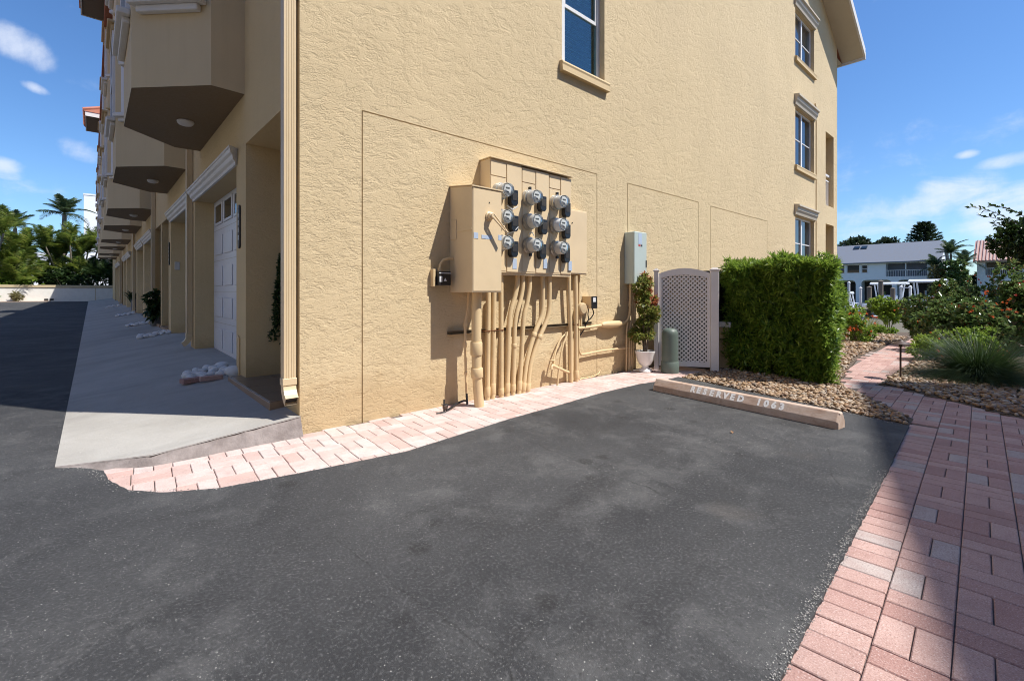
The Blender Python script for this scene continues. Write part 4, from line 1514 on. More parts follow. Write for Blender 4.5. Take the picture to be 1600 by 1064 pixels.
# green telecom box on the wall
gb = thing('telecom_box', 'tall pale green wall box with blue strip label above the potted plant', 'utility box', (4.65, 0, 1.25))
MB().box(4.50, 4.815, -.15, -.001, 1.255, 2.0).build('case', 'box_green', gb, bevel=.006)
MB().box(4.495, 4.82, -.172, -.151, 1.25, 2.005).build('lid', 'box_green', gb, bevel=.008)
MB().box(4.60, 4.69, -.1738, -.1725, 1.83, 1.985).build('blue_label', 'label_blue', gb)
MB().box(4.60, 4.65, -.1738, -.1725, 1.795, 1.822).build('red_label', 'red_mark', gb)
MB().box(4.66, 4.70, -.1738, -.1725, 1.795, 1.822).build('dark_label', 'black_plastic', gb)
MB().box(4.79, 4.815, -.178, -.1725, 1.50, 1.60).build('hasp', 'dark_metal', gb)
MB().box(4.60, 4.70, -.01, -.002, .93, 1.0).build('pipe_clip', 'tan_pipe', gb)
# small wedge bracket on the wall right of meters
tag(MB().box(3.52, 3.60, -.03, -.001, 1.585, 1.60).box(3.52, 3.53, -.0305, -.001, 1.54, 1.5848).build('wall_bracket', 'strut_metal', loc=(3.56, 0, 1.55)), 'tiny dark angle bracket on stucco right of the meter cabinet', 'bracket')

# ================================================================ POTTED PLANT, PEDESTAL, TRELLIS
pot = thing('urn_planter', 'white pedestal urn planter on the bricks against the stucco wall', 'planter', (4.62, -.27, 0))
MB().lathe([(.085, 0), (.095, .01), (.09, .03), (.05, .06), (.045, .085), (.08, .11), (.115, .17), (.128, .24), (.145, .285), (.148, .298), (.135, .30), (.125, .28), (.12, .26)], (4.62, -.27, .002), 'z', 28).build('urn', 'white_pot', pot, smooth=True)
MB().lathe([(.122, 0), (.06, .012), (.004, .016)], (4.62, -.27, .262), 'z', 16).build('potting_soil', 'bed_soil', pot)
pl = thing('potted_shrub', 'leafy croton shrub with yellow green and red leaves growing from white urn', 'plant', (4.62, -.27, .27))
mb = MB()
stemtips = []
for i in range(7):
    a = random.uniform(0, 6.28)
    tx, ty, tz = 4.62 + .13 * math.cos(a), -.27 + .10 * math.sin(a), random.uniform(.75, 1.25)
    mb.tube(smooth_path([(4.62 + .02 * math.cos(a), -.27 + .02 * math.sin(a), .265), (4.62 + .05 * math.cos(a), -.27 + .05 * math.sin(a), .55), (tx, ty, tz)], 4), [.009] * 4 + [.007] * 4 + [.004], 6)
mb.build('stem', 'trunk_bark', pl, smooth=True)
P1, A1 = [], []
for cz, rr, m_ in ((.58, .25, 170), (.78, .23, 150), (1.0, .20, 140), (1.25, .17, 120)):
    p, a = crown_pts(m_, (4.62 + random.uniform(-.03, .05), -.27, cz), (rr, rr * .85, .15), 6)
    P1.append(p)
    A1.append(a)
P1, A1 = np.concatenate(P1), np.concatenate(A1)
P1[:, 1] = np.minimum(P1[:, 1], -.03)
redm = (P1[:, 0] > 4.63) & (P1[:, 2] > .92) & (rng.random(len(P1)) < .7)


def rosette(P, A, nl, L, W, spread=1.0, **k):
    n = len(P)
    PP = np.repeat(P, nl, 0)
    DD = unit(np.repeat(A, nl, 0) * .75 + rand_dirs(n * nl) * spread)
    LL = L * rng.uniform(.65, 1.2, n * nl)
    return leaves(PP + rng.normal(size=PP.shape) * L * .08, DD, LL, LL * (W / L), **k)


V, F = rosette(P1[~redm], A1[~redm], 7, .062, .026)
npmesh('foliage', V, F, 'leaf_mixed', pl, kind='stuff')
V, F = rosette(P1[redm], A1[redm], 7, .062, .026)
npmesh('red_foliage', V, F, 'leaf_red', pl, kind='stuff')

ped = thing('cable_pedestal', 'grey green round topped cable pedestal post standing before the white trellis', 'utility pedestal', (4.84, -.53, 0))
MB().lathe([(.122, 0), (.124, .012), (.122, .155), (.118, .16)], (4.84, -.53, .0), 'z', 28).build('base_sleeve', 'grey_green', ped, smooth=True)
MB().lathe([(.112, .155), (.112, .53), (.108, .57), (.09, .605), (.05, .625), (.004, .63)], (4.84, -.53, 0), 'z', 28).build('cover', 'grey_green', ped, smooth=True)

tre = thing('lattice_trellis', 'white vinyl lattice privacy panel with arched top between two capped posts', 'trellis', (5.12, -.62, 0))
A_, B_ = Vector((4.915, -.27, 0)), Vector((5.325, -.945, 0))
U_ = (B_ - A_).normalized()
N_ = Vector((U_.y, -U_.x, 0))
TL = (B_ - A_).length
def tp(u, z, d=0):
    return A_ + U_ * u + N_ * d + Vector((0, 0, z))


for u, w in ((0, .032), (TL, .055)):
    q = MB()
    q.obox(tp(u, .72), U_ * w, N_ * .045, Vector((0, 0, .72)))
    ps = q.build('post', 'white_vinyl', tre, bevel=.005)
    q = MB()
    q.obox(tp(u, 1.45), U_ * (w + .012), N_ * .057, Vector((0, 0, .012)))
    q.obox(tp(u, 1.472), U_ * (w * .7), N_ * .032, Vector((0, 0, .010)))
    q.build('post_cap', 'white_vinyl', ps, bevel=.004)
ua, ub = .036, TL - .058


def arch_z(u):
    s_ = (u - ua) / (ub - ua)
    return 1.405 + .075 * math.sin(math.pi * s_) ** .9


q = MB()
n = 20
vs, fs = [], []
for i in range(n + 1):
    u = ua + (ub - ua) * i / n
    for d in (-.018, .018):
        vs += [tp(u, arch_z(u), d), tp(u, arch_z(u) - .075 - .02 * math.sin(math.pi * i / n), d)]
for i in range(n):
    b_ = i * 4
    fs += [(b_, b_ + 4, b_ + 5, b_ + 1), (b_ + 2, b_ + 3, b_ + 7, b_ + 6), (b_, b_ + 2, b_ + 6, b_ + 4), (b_ + 1, b_ + 5, b_ + 7, b_ + 3)]
q.add(vs, fs)
q.build('arched_rail', 'white_vinyl', tre)
q = MB()
q.obox(tp((ua + ub) / 2, .10), U_ * ((ub - ua) / 2), N_ * .018, Vector((0, 0, .035)))
q.build('bottom_rail', 'white_vinyl', tre, bevel=.003)
q = MB()
for u in (ua + .02, ub - .02):
    q.obox(tp(u, .76), U_ * .02, N_ * .016, Vector((0, 0, .625)))
q.build('side_stile', 'white_vinyl', tre, bevel=.002)
# lattice slats both ways, clipped to the frame
SP, SW = .061, .0108
zlo, zhi = .135, 1.395
u0_, u1_ = ua + .04, ub - .04
for sg in (-1, 1):
    k = -40
    for k in range(-40, 41):
        c0 = k * SP * math.sqrt(2) * .5 * 1.0
        # line: (z - zlo) = sg*(u - u0_) + c
        c = k * SP
        pts = []
        for u in np.linspace(u0_, u1_, 60):
            z = zlo + sg * (u - u0_) + c
            if zlo <= z <= min(zhi, arch_z(u) - .07):
                pts.append((u, z))
        if len(pts) < 3:
            continue
        (ua_, za_), (ub_, zb_) = pts[0], pts[-1]
        mid = tp((ua_ + ub_) / 2, (za_ + zb_) / 2, .004 * sg)
        dv = (U_ * (ub_ - ua_) + Vector((0, 0, zb_ - za_))) / 2
        w = N_.cross(dv).normalized() * SW
        MB().obox(mid, dv * 1.02, w * .93, N_ * .0036).build('slat', 'white_vinyl', tre)

# AC unit behind the trellis; its tall dark body stands for shade behind the lattice
acu = thing('ac_unit', 'dark louvred air conditioner by concrete stand behind the trellis, body darkened as stand-in shade', 'air conditioner', (5.95, -.45, 0))
MB().box(5.62, 6.5, -1.02, -.842, -.02, .62).build('stand', 'stucco_trim', acu)
MB().box(5.60, 6.52, -1.05, -.842, .62, .70).build('stand_top', 'white_trim', acu, bevel=.01)
MB().box(5.48, 6.4, -.84, -.05, -.02, 1.42).build('shade_casing', 'ac_metal', acu, bevel=.02)
q = MB()
for k in range(16):
    q.box(5.465, 5.4795, -.82, -.14, .76 + k * .038, .776 + k * .038)
q.build('louvres', 'strut_metal', acu)
MB().box(5.46, 6.42, -.86, -.04, 1.4205, 1.45).build('top_grille', 'ac_metal', acu)

# ================================================================ WHEEL STOP
ws = thing('wheel_stop', 'concrete wheel stop with worn white lettering on the asphalt parking space', 'wheel stop', (3.46, -1.97, .012))
A_, B_ = Vector((3.535, -1.045, .013)), Vector((3.300, -2.885, .013))
U_ = (B_ - A_).normalized()
N_ = Vector((U_.y, -U_.x, 0))       # towards the camera side
if N_.x > 0:
    N_ = -N_
prof = [(0, 0), (0, .062), (-.045, .128), (-.055, .134), (-.105, .134), (-.115, .128), (-.155, .06), (-.155, 0)]
q = MB()
vs, fs = [], []
Lw = (B_ - A_).length
ends = [0, .015, Lw - .015, Lw]
for u in ends:
    ins = .012 if u in (0, Lw) else 0
    for d, z in prof:
        dd = d - ins if d > -.05 else d + ins
        vs.append(A_ + U_ * u + N_ * dd + Vector((0, 0, max(0, z - ins))))
n = len(prof)
for i in range(3):
    for k in range(n - 1):
        fs.append((i * n + k, i * n + k + 1, (i + 1) * n + k + 1, (i + 1) * n + k))
fs += [list(range(n)), [3 * n + k for k in range(n)][::-1]]
q.add(vs, fs)
q.build('stop_body', 'stop_concrete', ws, bevel=.004)
# lettering on the sloped face
def text_mesh(txt, size, parent, name, mat, origin, xdir, ydir, off=.012, space=1.15, extr=.0015, wide=1.0):
    cu = bpy.data.curves.new('lettering', 'FONT')
    cu.body = txt
    cu.size = size
    cu.offset = off
    cu.space_character = space
    cu.extrude = extr
    cu.resolution_u = 3
    tmp = bpy.data.objects.new('lettering', cu)
    COL.objects.link(tmp)
    me = bpy.data.meshes.new_from_object(tmp)
    bpy.data.objects.remove(tmp)
    xd, yd = Vector(xdir).normalized(), Vector(ydir).normalized()
    zd = xd.cross(yd)
    M = Matrix((xd * wide, yd, zd)).transposed().to_4x4()
    M.translation = Vector(origin) - ORG[parent]
    me.transform(M)
    me.materials.clear()
    o = link(name, me, mat, parent, ORG[parent].copy())
    return o, me


slope_up = (N_ * -.045 + Vector((0, 0, .066))).normalized()
face_n = U_.cross(slope_up)
base = A_ + N_ * (-.006) + Vector((0, 0, .071)) + N_ * .0006 + Vector((0, 0, .0006))
for txt, u0, pit in (('RESERVED', .478, .0735), ('1063', 1.178, .0685)):
    for ci, ch in enumerate(txt):
        text_mesh(ch, .088, ws, 'letter', 'letter_white', base + U_ * (u0 + pit * ci) + face_n * .0008 + slope_up * random.uniform(-.001, .001), U_, slope_up, .0052, 1.0, .0004, .96)

# ================================================================ HEDGE
hg = thing('hedge', 'square clipped podocarpus hedge with narrow bright green leaves on river stones', 'hedge', (6.2, -1.6, 0))
HQ = [np.array(p) for p in ((5.62, -.97), (5.34, -2.33), (6.85, -2.06), (7.1, -.72))]


def quadpt(a, b):
    return (HQ[0] * (1 - a)[:, None] * (1 - b)[:, None] + HQ[1] * a[:, None] * (1 - b)[:, None] + HQ[2] * a[:, None] * b[:, None] + HQ[3] * (1 - a)[:, None] * b[:, None])


def hedge_face(n, kind):
    a, b, z = rng.random(n), rng.random(n), .06 + 1.46 * rng.random(n)
    if kind == 'near':
        b = np.zeros(n); nr = np.array((-.97, .22, .25))
    elif kind == 'right':
        a = np.ones(n); nr = np.array((.1, -.98, .25))
    elif kind == 'far':
        b = np.ones(n); nr = np.array((.97, 0, .25))
    elif kind == 'left':
        a = np.zeros(n); nr = np.array((0, .98, .25))
    elif kind == 'core':
        nr = np.array((0, 0, 1.0))
    else:
        z = np.full(n, 1.52); nr = np.array((0, 0, 1.0))
    xy = quadpt(a, b)
    p = np.column_stack([xy, z])
    wob = .01 + .05 * np.sin(p[:, :1] * 7 + p[:, 2:] * 5) + .05 * np.sin(p[:, 1:2] * 9 - p[:, 2:] * 6 + 1)
    taper = np.where(p[:, 2:] < .3, -.10 * (1 - p[:, 2:] / .3), 0) if kind in ('near', 'right') else 0
    p = p + nr * (wob + taper - rng.random((n, 1)) ** 1.5 * .16)
    return p, unit(nr + rng.normal(size=(n, 3)) * .45 + np.array((0, 0, .3)))


PA = [hedge_face(1500, 'near'), hedge_face(1150, 'right'), hedge_face(1200, 'top'), hedge_face(700, 'far'), hedge_face(700, 'left'), hedge_face(10, 'core')]
P1 = np.concatenate([p for p, a in PA])
A1 = np.concatenate([a for p, a in PA])
V, F = rosette(P1, A1 * .6, 13, .095, .021, 1.0, fold=.12)
npmesh('foliage', V, F, 'leaf_hedge', hg, kind='stuff')
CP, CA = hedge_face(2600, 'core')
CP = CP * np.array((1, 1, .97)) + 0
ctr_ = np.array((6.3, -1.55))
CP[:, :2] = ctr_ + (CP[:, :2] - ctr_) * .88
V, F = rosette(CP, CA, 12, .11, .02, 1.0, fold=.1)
npmesh('inner_foliage', V, F, 'leaf_dark', hg, kind='stuff')  # core leaves coloured darker to stand for shade inside the hedge
q = MB()
for i in range(14):
    a, b = random.uniform(.08, .92), random.uniform(.12, .9)
    xy = quadpt(np.array([a]), np.array([b]))[0]
    q.tube(smooth_path([(xy[0], xy[1], -.02), (xy[0] + random.uniform(-.05, .05), xy[1] + random.uniform(-.05, .05), .5), (xy[0] + random.uniform(-.15, .15), xy[1] + random.uniform(-.15, .15), 1.25)], 3), .012, 6)
q.build('stem', 'trunk_bark', hg, smooth=True)

# ================================================================ RIGHT GARDEN
lt = thing('path_light', 'bronze mushroom path light on thin stake beside the brick path', 'path light', (6.63, -2.81, 0))
MB().tube([(6.63, -2.81, -.02), (6.63, -2.81, .43)], .011, 8).build('stake', 'brown_metal', lt, smooth=True)
MB().lathe([(.016, .42), (.02, .43), (.02, .47), (.014, .475)], (6.63, -2.81, 0), 'z', 12).build('lamp_holder', 'brown_metal', lt, smooth=True)
MB().lathe([(.10, .455), (.101, .46), (.05, .49), (.03, .50), (.022, .515), (.004, .52)], (6.63, -2.81, 0), 'z', 18).build('hat', 'brown_metal', lt, smooth=True)


def grass_clump(x, y, n, L, label, mat='leaf_grass', w=.005, flat=.55):
    g = thing('ornamental_grass', label, 'grass clump', (x, y, 0))
    a = rng.uniform(0, 2 * math.pi, n)
    tilt = rng.uniform(.1, 1.0, n) ** .6 * 1.3
    D = np.column_stack([np.cos(a) * np.sin(tilt), np.sin(a) * np.sin(tilt), np.cos(tilt)])
    P = np.column_stack([x + np.cos(a) * rng.uniform(0, .12, n), y + np.sin(a) * rng.uniform(0, .12, n), np.full(n, -.01)])
    V, F = blades(P, D, L * rng.uniform(.6, 1.15, n), w, droop=flat * rng.uniform(.35, 1.0, n) * (.7 + tilt * .6), seg=6)
    V[:, 2] = np.maximum(V[:, 2], .015)
    npmesh('blades', V, F, mat, g, kind='stuff')
    return g


grass_clump(7.30, -3.50, 6500, .98, 'wide dark green fountain grass mound on stones right of the path light')
grass_clump(7.6, -4.45, 3200, .85, 'dark fountain grass mound at the photo edge beside the wider one')
grass_clump(14.8, -.92, 500, .75, 'small dull green spiky grass behind the orange flower bush', 'leaf_palm', .008, .35)


def shrub(name, label, cat, c, rad, n, nl, L, W, mat, fl=None, nf=0, group=None, flL=.035, lumps=8, stems=5):
    s_ = thing(name, label, cat, (c[0], c[1], 0), group)
    p, a = crown_pts(n, c, rad, lumps)
    p[:, 2] = np.maximum(p[:, 2], .04)
    V, F = rosette(p, a, nl, L, W, 1.0)
    npmesh('foliage', V, F, mat, s_, kind='stuff')
    if fl:
        p, a = crown_pts(nf, c, np.array(rad) * 1.06, lumps, .95)
        p[:, 2] = np.maximum(p[:, 2], .1)
        keep = a[:, 2] > -.25
        V, F = rosette(p[keep], a[keep], 12, flL, flL * .55, 1.1)
        npmesh('flowers', V, F, fl, s_, kind='stuff')
    q = MB()
    for i in range(stems):
        b_ = random.uniform(0, 6.28)
        q.tube(smooth_path([(c[0] + .05 * math.cos(b_), c[1] + .05 * math.sin(b_), -.02), (c[0] + rad[0] * .25 * math.cos(b_), c[1] + rad[1] * .25 * math.sin(b_), c[2] * .7), (c[0] + rad[0] * .5 * math.cos(b_), c[1] + rad[1] * .5 * math.sin(b_), c[2] * 1.15)], 3), .012, 6)
    q.build('stem', 'trunk_bark', s_, smooth=True)
    return s_


# left of the path, beyond the hedge
shrub('flowering_shrub', 'round ixora bush with orange flower heads beyond the clipped hedge', 'shrub', (11.6, -1.34, .33), (.42, .38, .34), 420, 7, .07, .03, 'leaf_hedge', 'petal_orange', 55, flL=.045)
shrub('flowering_shrub', 'leafy shrub with one red hibiscus bloom against the clipped hedge', 'shrub', (13.2, -.98, .40), (.42, .4, .40), 300, 7, .08, .045, 'leaf_hedge', 'petal_red', 5, flL=.075)
shrub('leafy_shrub', 'bright lime green bush where the brick path disappears', 'shrub', (16.4, -1.15, .5), (.55, .55, .48), 420, 7, .10, .05, 'leaf_lime')
shrub('low_shrub', 'low green mound with one orange flower at the path bend', 'shrub', (14.5, -1.38, .14), (.36, .3, .15), 260, 7, .06, .028, 'leaf_hedge', 'petal_orange', 3, flL=.06)
# right of the path: mounding red-tipped shrubs
HB = 'tall red tipped shrubs massed right of the path'
for c, rad, n, lab in (((12.1, -2.50, .50), (.62, .5, .52), 560, 'red tipped green shrub, lowest and nearest the path bend'),
                       ((12.1, -3.05, .72), (.66, .58, .72), 700, 'red tipped shrub, second from the path, white boat roof above'),
                       ((10.9, -2.98, .48), (.55, .5, .48), 560, 'dense dark green shrub at the front of the flowering mass'),
                       ((12.05, -3.60, .80), (.66, .62, .82), 800, 'taller red flowered shrub in front of striped roof house'),
                       ((10.7, -3.55, .54), (.6, .5, .54), 620, 'dark green flowering shrub behind the fountain grass'),
                       ((11.4, -4.0, .80), (.68, .62, .80), 840, 'tallest red flowered shrub beneath the dark tree at right')):
    shrub('flowering_shrub', lab, 'shrub', c, rad, n, 7, .10, .05, 'leaf_shrub', 'petal_red' if c[1] < -3.58 else 'petal_orange', 80, HB, .032)
shrub('flowering_shrub', 'low ixora with orange flowers in front of the red tipped shrubs', 'shrub', (9.1, -2.90, .22), (.40, .32, .23), 380, 7, .065, .03, 'leaf_lime', 'petal_orange', 12, flL=.03)
shrub('flowering_shrub', 'ixora bush with orange blooms behind the fountain grass', 'shrub', (9.45, -3.45, .26), (.5, .38, .27), 380, 7, .065, .03, 'leaf_hedge', 'petal_orange', 16, flL=.03)


def leafy_tree(name, label, base, trunk_h, c, rad, n, nl, L, W, mat, lumps=12, group=None, limbs=6, tr=.12, shell=.45, lumpr=.5):
    s_ = thing(name, label, 'tree', base, group)
    q = MB()
    b_ = Vector(base)
    top = Vector((c[0], c[1], b_.z + trunk_h))
    q.tube(smooth_path([b_ - Vector((0, 0, .1)), b_.lerp(top, .5) + Vector((.04, .03, 0)), top], 4), [tr * (1.15 - .06 * i) for i in range(9)], 10)
    for i in range(limbs):
        a = i * 2.4
        e = Vector((c[0] + rad[0] * .6 * math.cos(a), c[1] + rad[1] * .6 * math.sin(a), c[2] + rad[2] * random.uniform(-.2, .5)))
        q.tube(smooth_path([top - Vector((0, 0, .1)), top.lerp(e, .5) + Vector((0, 0, rad[2] * .1)), e], 3), [tr * .55 * (1 - .12 * k) for k in range(7)], 7)
    q.build('trunk', 'trunk_bark', s_, smooth=True)
    p, a = crown_pts(n, c, rad, lumps, shell, lumpr)
    V, F = rosette(p, a, nl, L, W, 1.0)
    npmesh('crown', V, F, mat, s_, kind='stuff')
    return s_


tr_ = leafy_tree('leafy_tree', 'dark leafy tree with stray sprigs at the right edge above the flowering shrubs', (12.9, -4.15, 0), 1.2, (12.85, -4.12, 2.12), (.85, .72, .72), 1300, 7, .10, .055, 'leaf_dark', 14)
q = MB()
PP, AA = [], []
for k, (dx, dz, ln) in enumerate(((.0, .9, .95), (.1, .65, .8), (.05, 1.1, .7), (.2, .4, .7))):
    p0 = Vector((12.7, -3.85 - .06 * k, 1.95 + dz * .55))
    p1 = p0 + Vector((-.1, .75, .5)).normalized() * ln * .95
    pp = smooth_path([p0, p0.lerp(p1, .5) + Vector((0, 0, .08)), p1], 6)
    q.tube(pp, [.008 - .0004 * i for i in range(len(pp))], 5)
    for v_ in pp[3:]:
        for s_ in range(2):
            PP.append(v_[:])
            AA.append((random.uniform(-.6, .6), random.uniform(.0, 1), random.uniform(-.4, .8)))
q.build('sprig', 'trunk_bark', tr_, smooth=True)
V, F = leaves(np.array(PP), np.array(AA), rng.uniform(.08, .13, len(PP)), .05)
npmesh('sprig_leaves', V, F, 'leaf_dark', tr_, kind='stuff')

# ================================================================ FRONT WALK DETAILS
def rock_pile(label, cx, cy, n, sx, sy, zf, big=None, bricks=()):
    s_ = thing('stone_pile', label, 'stone pile', (cx, cy, zf(cx, cy)))
    used = []
    for i in range(n):
        for _ in range(12):
            x, y = cx + random.uniform(-1, 1) * sx, cy + random.uniform(-1, 1) * sy
            if all((x - a) ** 2 + (y - b) ** 2 > .0068 for a, b in used):
                break
        used.append((x, y))
        r = random.uniform(.034, .056)
        v = ICO_V * (1 + .15 * np.sin(ICO_V @ rng.normal(size=(3, 1)) * 2.5 + i)) * np.array((r * random.uniform(.9, 1.4), r * random.uniform(.8, 1.2), r * .75))
        npmesh('stone', v + np.array((x, y, zf(x, y) + r * .5 + random.uniform(0, .012))), ICO_F, 'rock_white', s_, loc=(x, y, zf(x, y)), smooth=True)
    if big:
        x, y, r = big
        v = ICO_V * (1 + .08 * np.sin(ICO_V @ rng.normal(size=(3, 1)) * 2)) * np.array((r, r * .9, r * .75))
        npmesh('large_stone', v + np.array((x, y, zf(x, y) + r * .5)), ICO_F, 'rock_white', s_, loc=(x, y, zf(x, y)), smooth=True)
    for x, y, r, lx, ly in bricks:
        M = Matrix.Rotation(r, 3, 'Z')
        MB().obox((x, y, zf(x, y) + .035), M @ Vector((lx / 2, 0, 0)), M @ Vector((0, ly / 2, 0)), (0, 0, .025)).build('edging_brick', 'brick_pink', s_, bevel=.004)
    return s_


az = lambda x, y: apz(min(x, 0), y) + gz(y) + .016
rock_pile('heap of white stones with edging bricks beside the tiled porch step', -.20, 2.62, 34, .22, .26, az, (-.02, 2.22, .10), ((-.42, 2.28, .25, .2, .1), (-.25, 2.18, .05, .22, .06)))
rock_pile('white stone heap by the second pier past the first garage', -.25, 8.35, 26, .28, .22, az)
rock_pile('small white stone heap at the third downspout', -.3, 12.1, 16, .25, .3, az)
rock_pile('far white stone heap past the grey planter', -.3, 18.0, 22, .3, .5, az)
rock_pile('farthest white stone heap near the end of the apron', -.35, 27.5, 20, .35, .8, az)


def plaque(y0, zc, label, face_x=-.001):
    s_ = thing('number_plaque', label, 'plaque', (0, y0, zc - .25), 'black upright number plaques on the piers')
    w, h = .042, .245
    poly = []
    for k in range(9):
        a = math.pi * k / 8
        poly.append((y0 + w * math.cos(a), zc + h - w + w * math.sin(a)))
    for k in range(9):
        a = math.pi + math.pi * k / 8
        poly.append((y0 + w * math.cos(a), zc - h + w + w * math.sin(a)))
    MB().prism(poly, lambda u, v, x: (x, u, v), -.018, -.0005).build('plate', 'dark_metal', s_)
    # four pale figures, too worn to read
    for k in range(4):
        z = zc + .125 - k * .083
        q = MB()
        q.box(-.0195, -.0182, y0 - .020, y0 - .008, z - .026, z + .026).box(-.0195, -.0182, y0 + .008, y0 + .02, z - .026, z + .026)
        q.box(-.0195, -.0182, y0 - .0078, y0 + .0078, z + (.014 if k % 2 else -.004), z + (.026 if k % 2 else .008))
        q.build('figure', 'label_white' if k == 3 else 'meter_grey', s_)
    return s_


plaque(2.02, 1.875, 'black upright number plaque on pier beside the first garage door')
plaque(8.36, 1.95, 'black upright number plaque on the farther pier past second garage')

# hanging topiary in the first porch
tp_ = thing('topiary', 'narrow dark green cone topiary hung on the porch wall behind the downspout', 'plant', (.35, 1.66, .55))
zz = rng.random(420) ** .8
ang = rng.uniform(0, 6.28, 420)
rad = .13 * (1 - zz) ** .8 * rng.uniform(.55, 1, 420) + .015
P1 = np.column_stack([.35 + rad * np.cos(ang), 1.66 + rad * np.sin(ang) * .8, .58 + zz * .98])
P1[:, 1] = np.minimum(P1[:, 1], 1.75)
V, F = rosette(P1, np.column_stack([np.cos(ang), np.sin(ang), np.full(420, .5)]), 9, .04, .018)
npmesh('foliage', V, F, 'leaf_dark', tp_, kind='stuff')
MB().tube([(.35, 1.70, .56), (.35, 1.70, 1.45)], .012, 6).build('stem', 'trunk_bark', tp_)
# potted philodendron in the third porch
pp_ = thing('potted_plant', 'broad leaved dark potted plant in the second unit porch', 'plant', (-.03, 10.85, az(-.03, 10.8)))
MB().lathe([(.09, 0), (.12, .02), (.14, .22), (.12, .22)], (-.03, 10.85, az(-.03, 10.8)), 'z', 16).build('pot', 'grey_pot', pp_, smooth=True)
p, a = crown_pts(60, (-.04, 10.85, .80), (.2, .22, .36), 7)
V, F = rosette(p, a, 5, .17, .09, 1.0, droop=.25)
npmesh('foliage', V, F, 'leaf_dark', pp_, kind='stuff')
pp_ = thing('potted_plant', 'tall grey planter with arching palm leaves far along the front wall', 'plant', (-.02, 19.0, az(-.02, 19)))
MB().lathe([(.08, 0), (.10, .02), (.115, .5), (.1, .5)], (-.02, 19.0, az(-.02, 19)), 'z', 16).build('pot', 'grey_pot', pp_, smooth=True)
n = 260
a = rng.uniform(0, 6.28, n)
D = np.column_stack([np.cos(a) * .55, np.sin(a) * .55, np.full(n, 1.0)])
V, F = blades(np.column_stack([np.full(n, -.02), np.full(n, 19.0), np.full(n, .8)]) + rng.normal(size=(n, 3)) * .05, D, rng.uniform(.3, .75, n), .028, .45, 5)
npmesh('foliage', V, F, 'leaf_dark', pp_, kind='stuff')

# ================================================================ FAR LEFT: wall, palms, white building
fw = thing('boundary_wall', 'low white boundary wall with tan cap at the end of the driveway', 'wall', (-8, 47.4, 0))
MB().box(-22, 5, 47.4, 47.65, -.2, 1.42).build('wall_body', 'white_wall', fw)
MB().box(-22, 5, 47.34, 47.71, 1.42, 1.62).build('cap', 'wall_cap', fw, bevel=.02)
for x in (-1.0, -7.6, -15):
    MB().box(x - .02, x + .02, 47.385, 47.3995, .3, 1.419).build('joint', 'wall_cap', fw)
q = MB()
for x in (-3.85, -3.55, -6.9, -10.5):
    q.box(x - .11, x + .11, 47.37, 47.3995, .42, .56)
q.build('vent', 'dark_inside', fw)
sheet('planting_strip', [(-3.6, 47.35), (-4.9, 46.35), (-16, 46.9), (-16, 47.35)], gz(46) + .04, 'soil_pink', .1)
for x, s_, lab in ((-8.05, .62, 'small round shrub at the left edge before the white wall'), (-6.55, .42, 'smallest grassy tuft before the white wall'), (-5.45, .55, 'rounded shrub nearest the shaded stretch of white wall')):
    sh = thing('round_shrub', lab, 'shrub', (x, 46.95, gz(46)), 'low shrubs before the white boundary wall')
    p, a = crown_pts(130, (x, 46.95, gz(46) + s_ * .75), (s_ * .65, s_ * .5, s_ * .75), 6)
    V, F = rosette(p, a, 6, .18, .06, 1)
    npmesh('foliage', V, F, 'leaf_tuft' if s_ > .5 else 'leaf_lime', sh, kind='stuff')


def frond_mesh(name, nl=46, droop=.55, ll=.30, lw=.022, mat='leaf_palm', vee=.5):
    """unit frond along +x, arching then drooping; leaflets as thin strips"""
    t_ = np.linspace(0, 1, 9)
    rx, rz = t_ * (1 - .12 * t_), .30 * t_ - droop * t_ ** 2.1
    q = MB()
    q.tube([(a, 0, b) for a, b in zip(rx, rz)], [.012 * (1 - .8 * k) for k in t_], 5)
    u = np.repeat(np.linspace(.12, 1, nl), 2)
    sd = np.tile([-1, 1], nl)
    P = np.column_stack([np.interp(u, t_, rx), np.zeros(2 * nl), np.interp(u, t_, rz)])
    D = np.column_stack([.55 + rng.normal(size=2 * nl) * .1, sd * 1.0, vee * .5 + rng.normal(size=2 * nl) * .12 - .15 * u])
    V, F = blades(P, D, ll * np.sin(np.clip(u, .08, .97) * math.pi) ** .55 * rng.uniform(.85, 1.1, 2 * nl), lw, rng.uniform(.35, .6, 2 * nl), 3)
    b_ = len(q.v)
    q.v += [tuple(x) for x in V]
    for f in F:
        q.f.append([b_ + int(i) for i in f])
        q.mi.append(0)
    me = bpy.data.meshes.new(name)
    me.from_pydata(q.v, [], q.f)
    me.materials.append(MAT[mat])
    return me


FR_A = [frond_mesh('frond', droop=d) for d in (.16, .32, .55)]
FR_R = [frond_mesh('frond', 60, d, .26, .026, 'leaf_royal', .2) for d in (.35, .6, .9)]
FR_D = [frond_mesh('frond', 46, d, .30, .024, 'leaf_dark') for d in (.2, .4)]


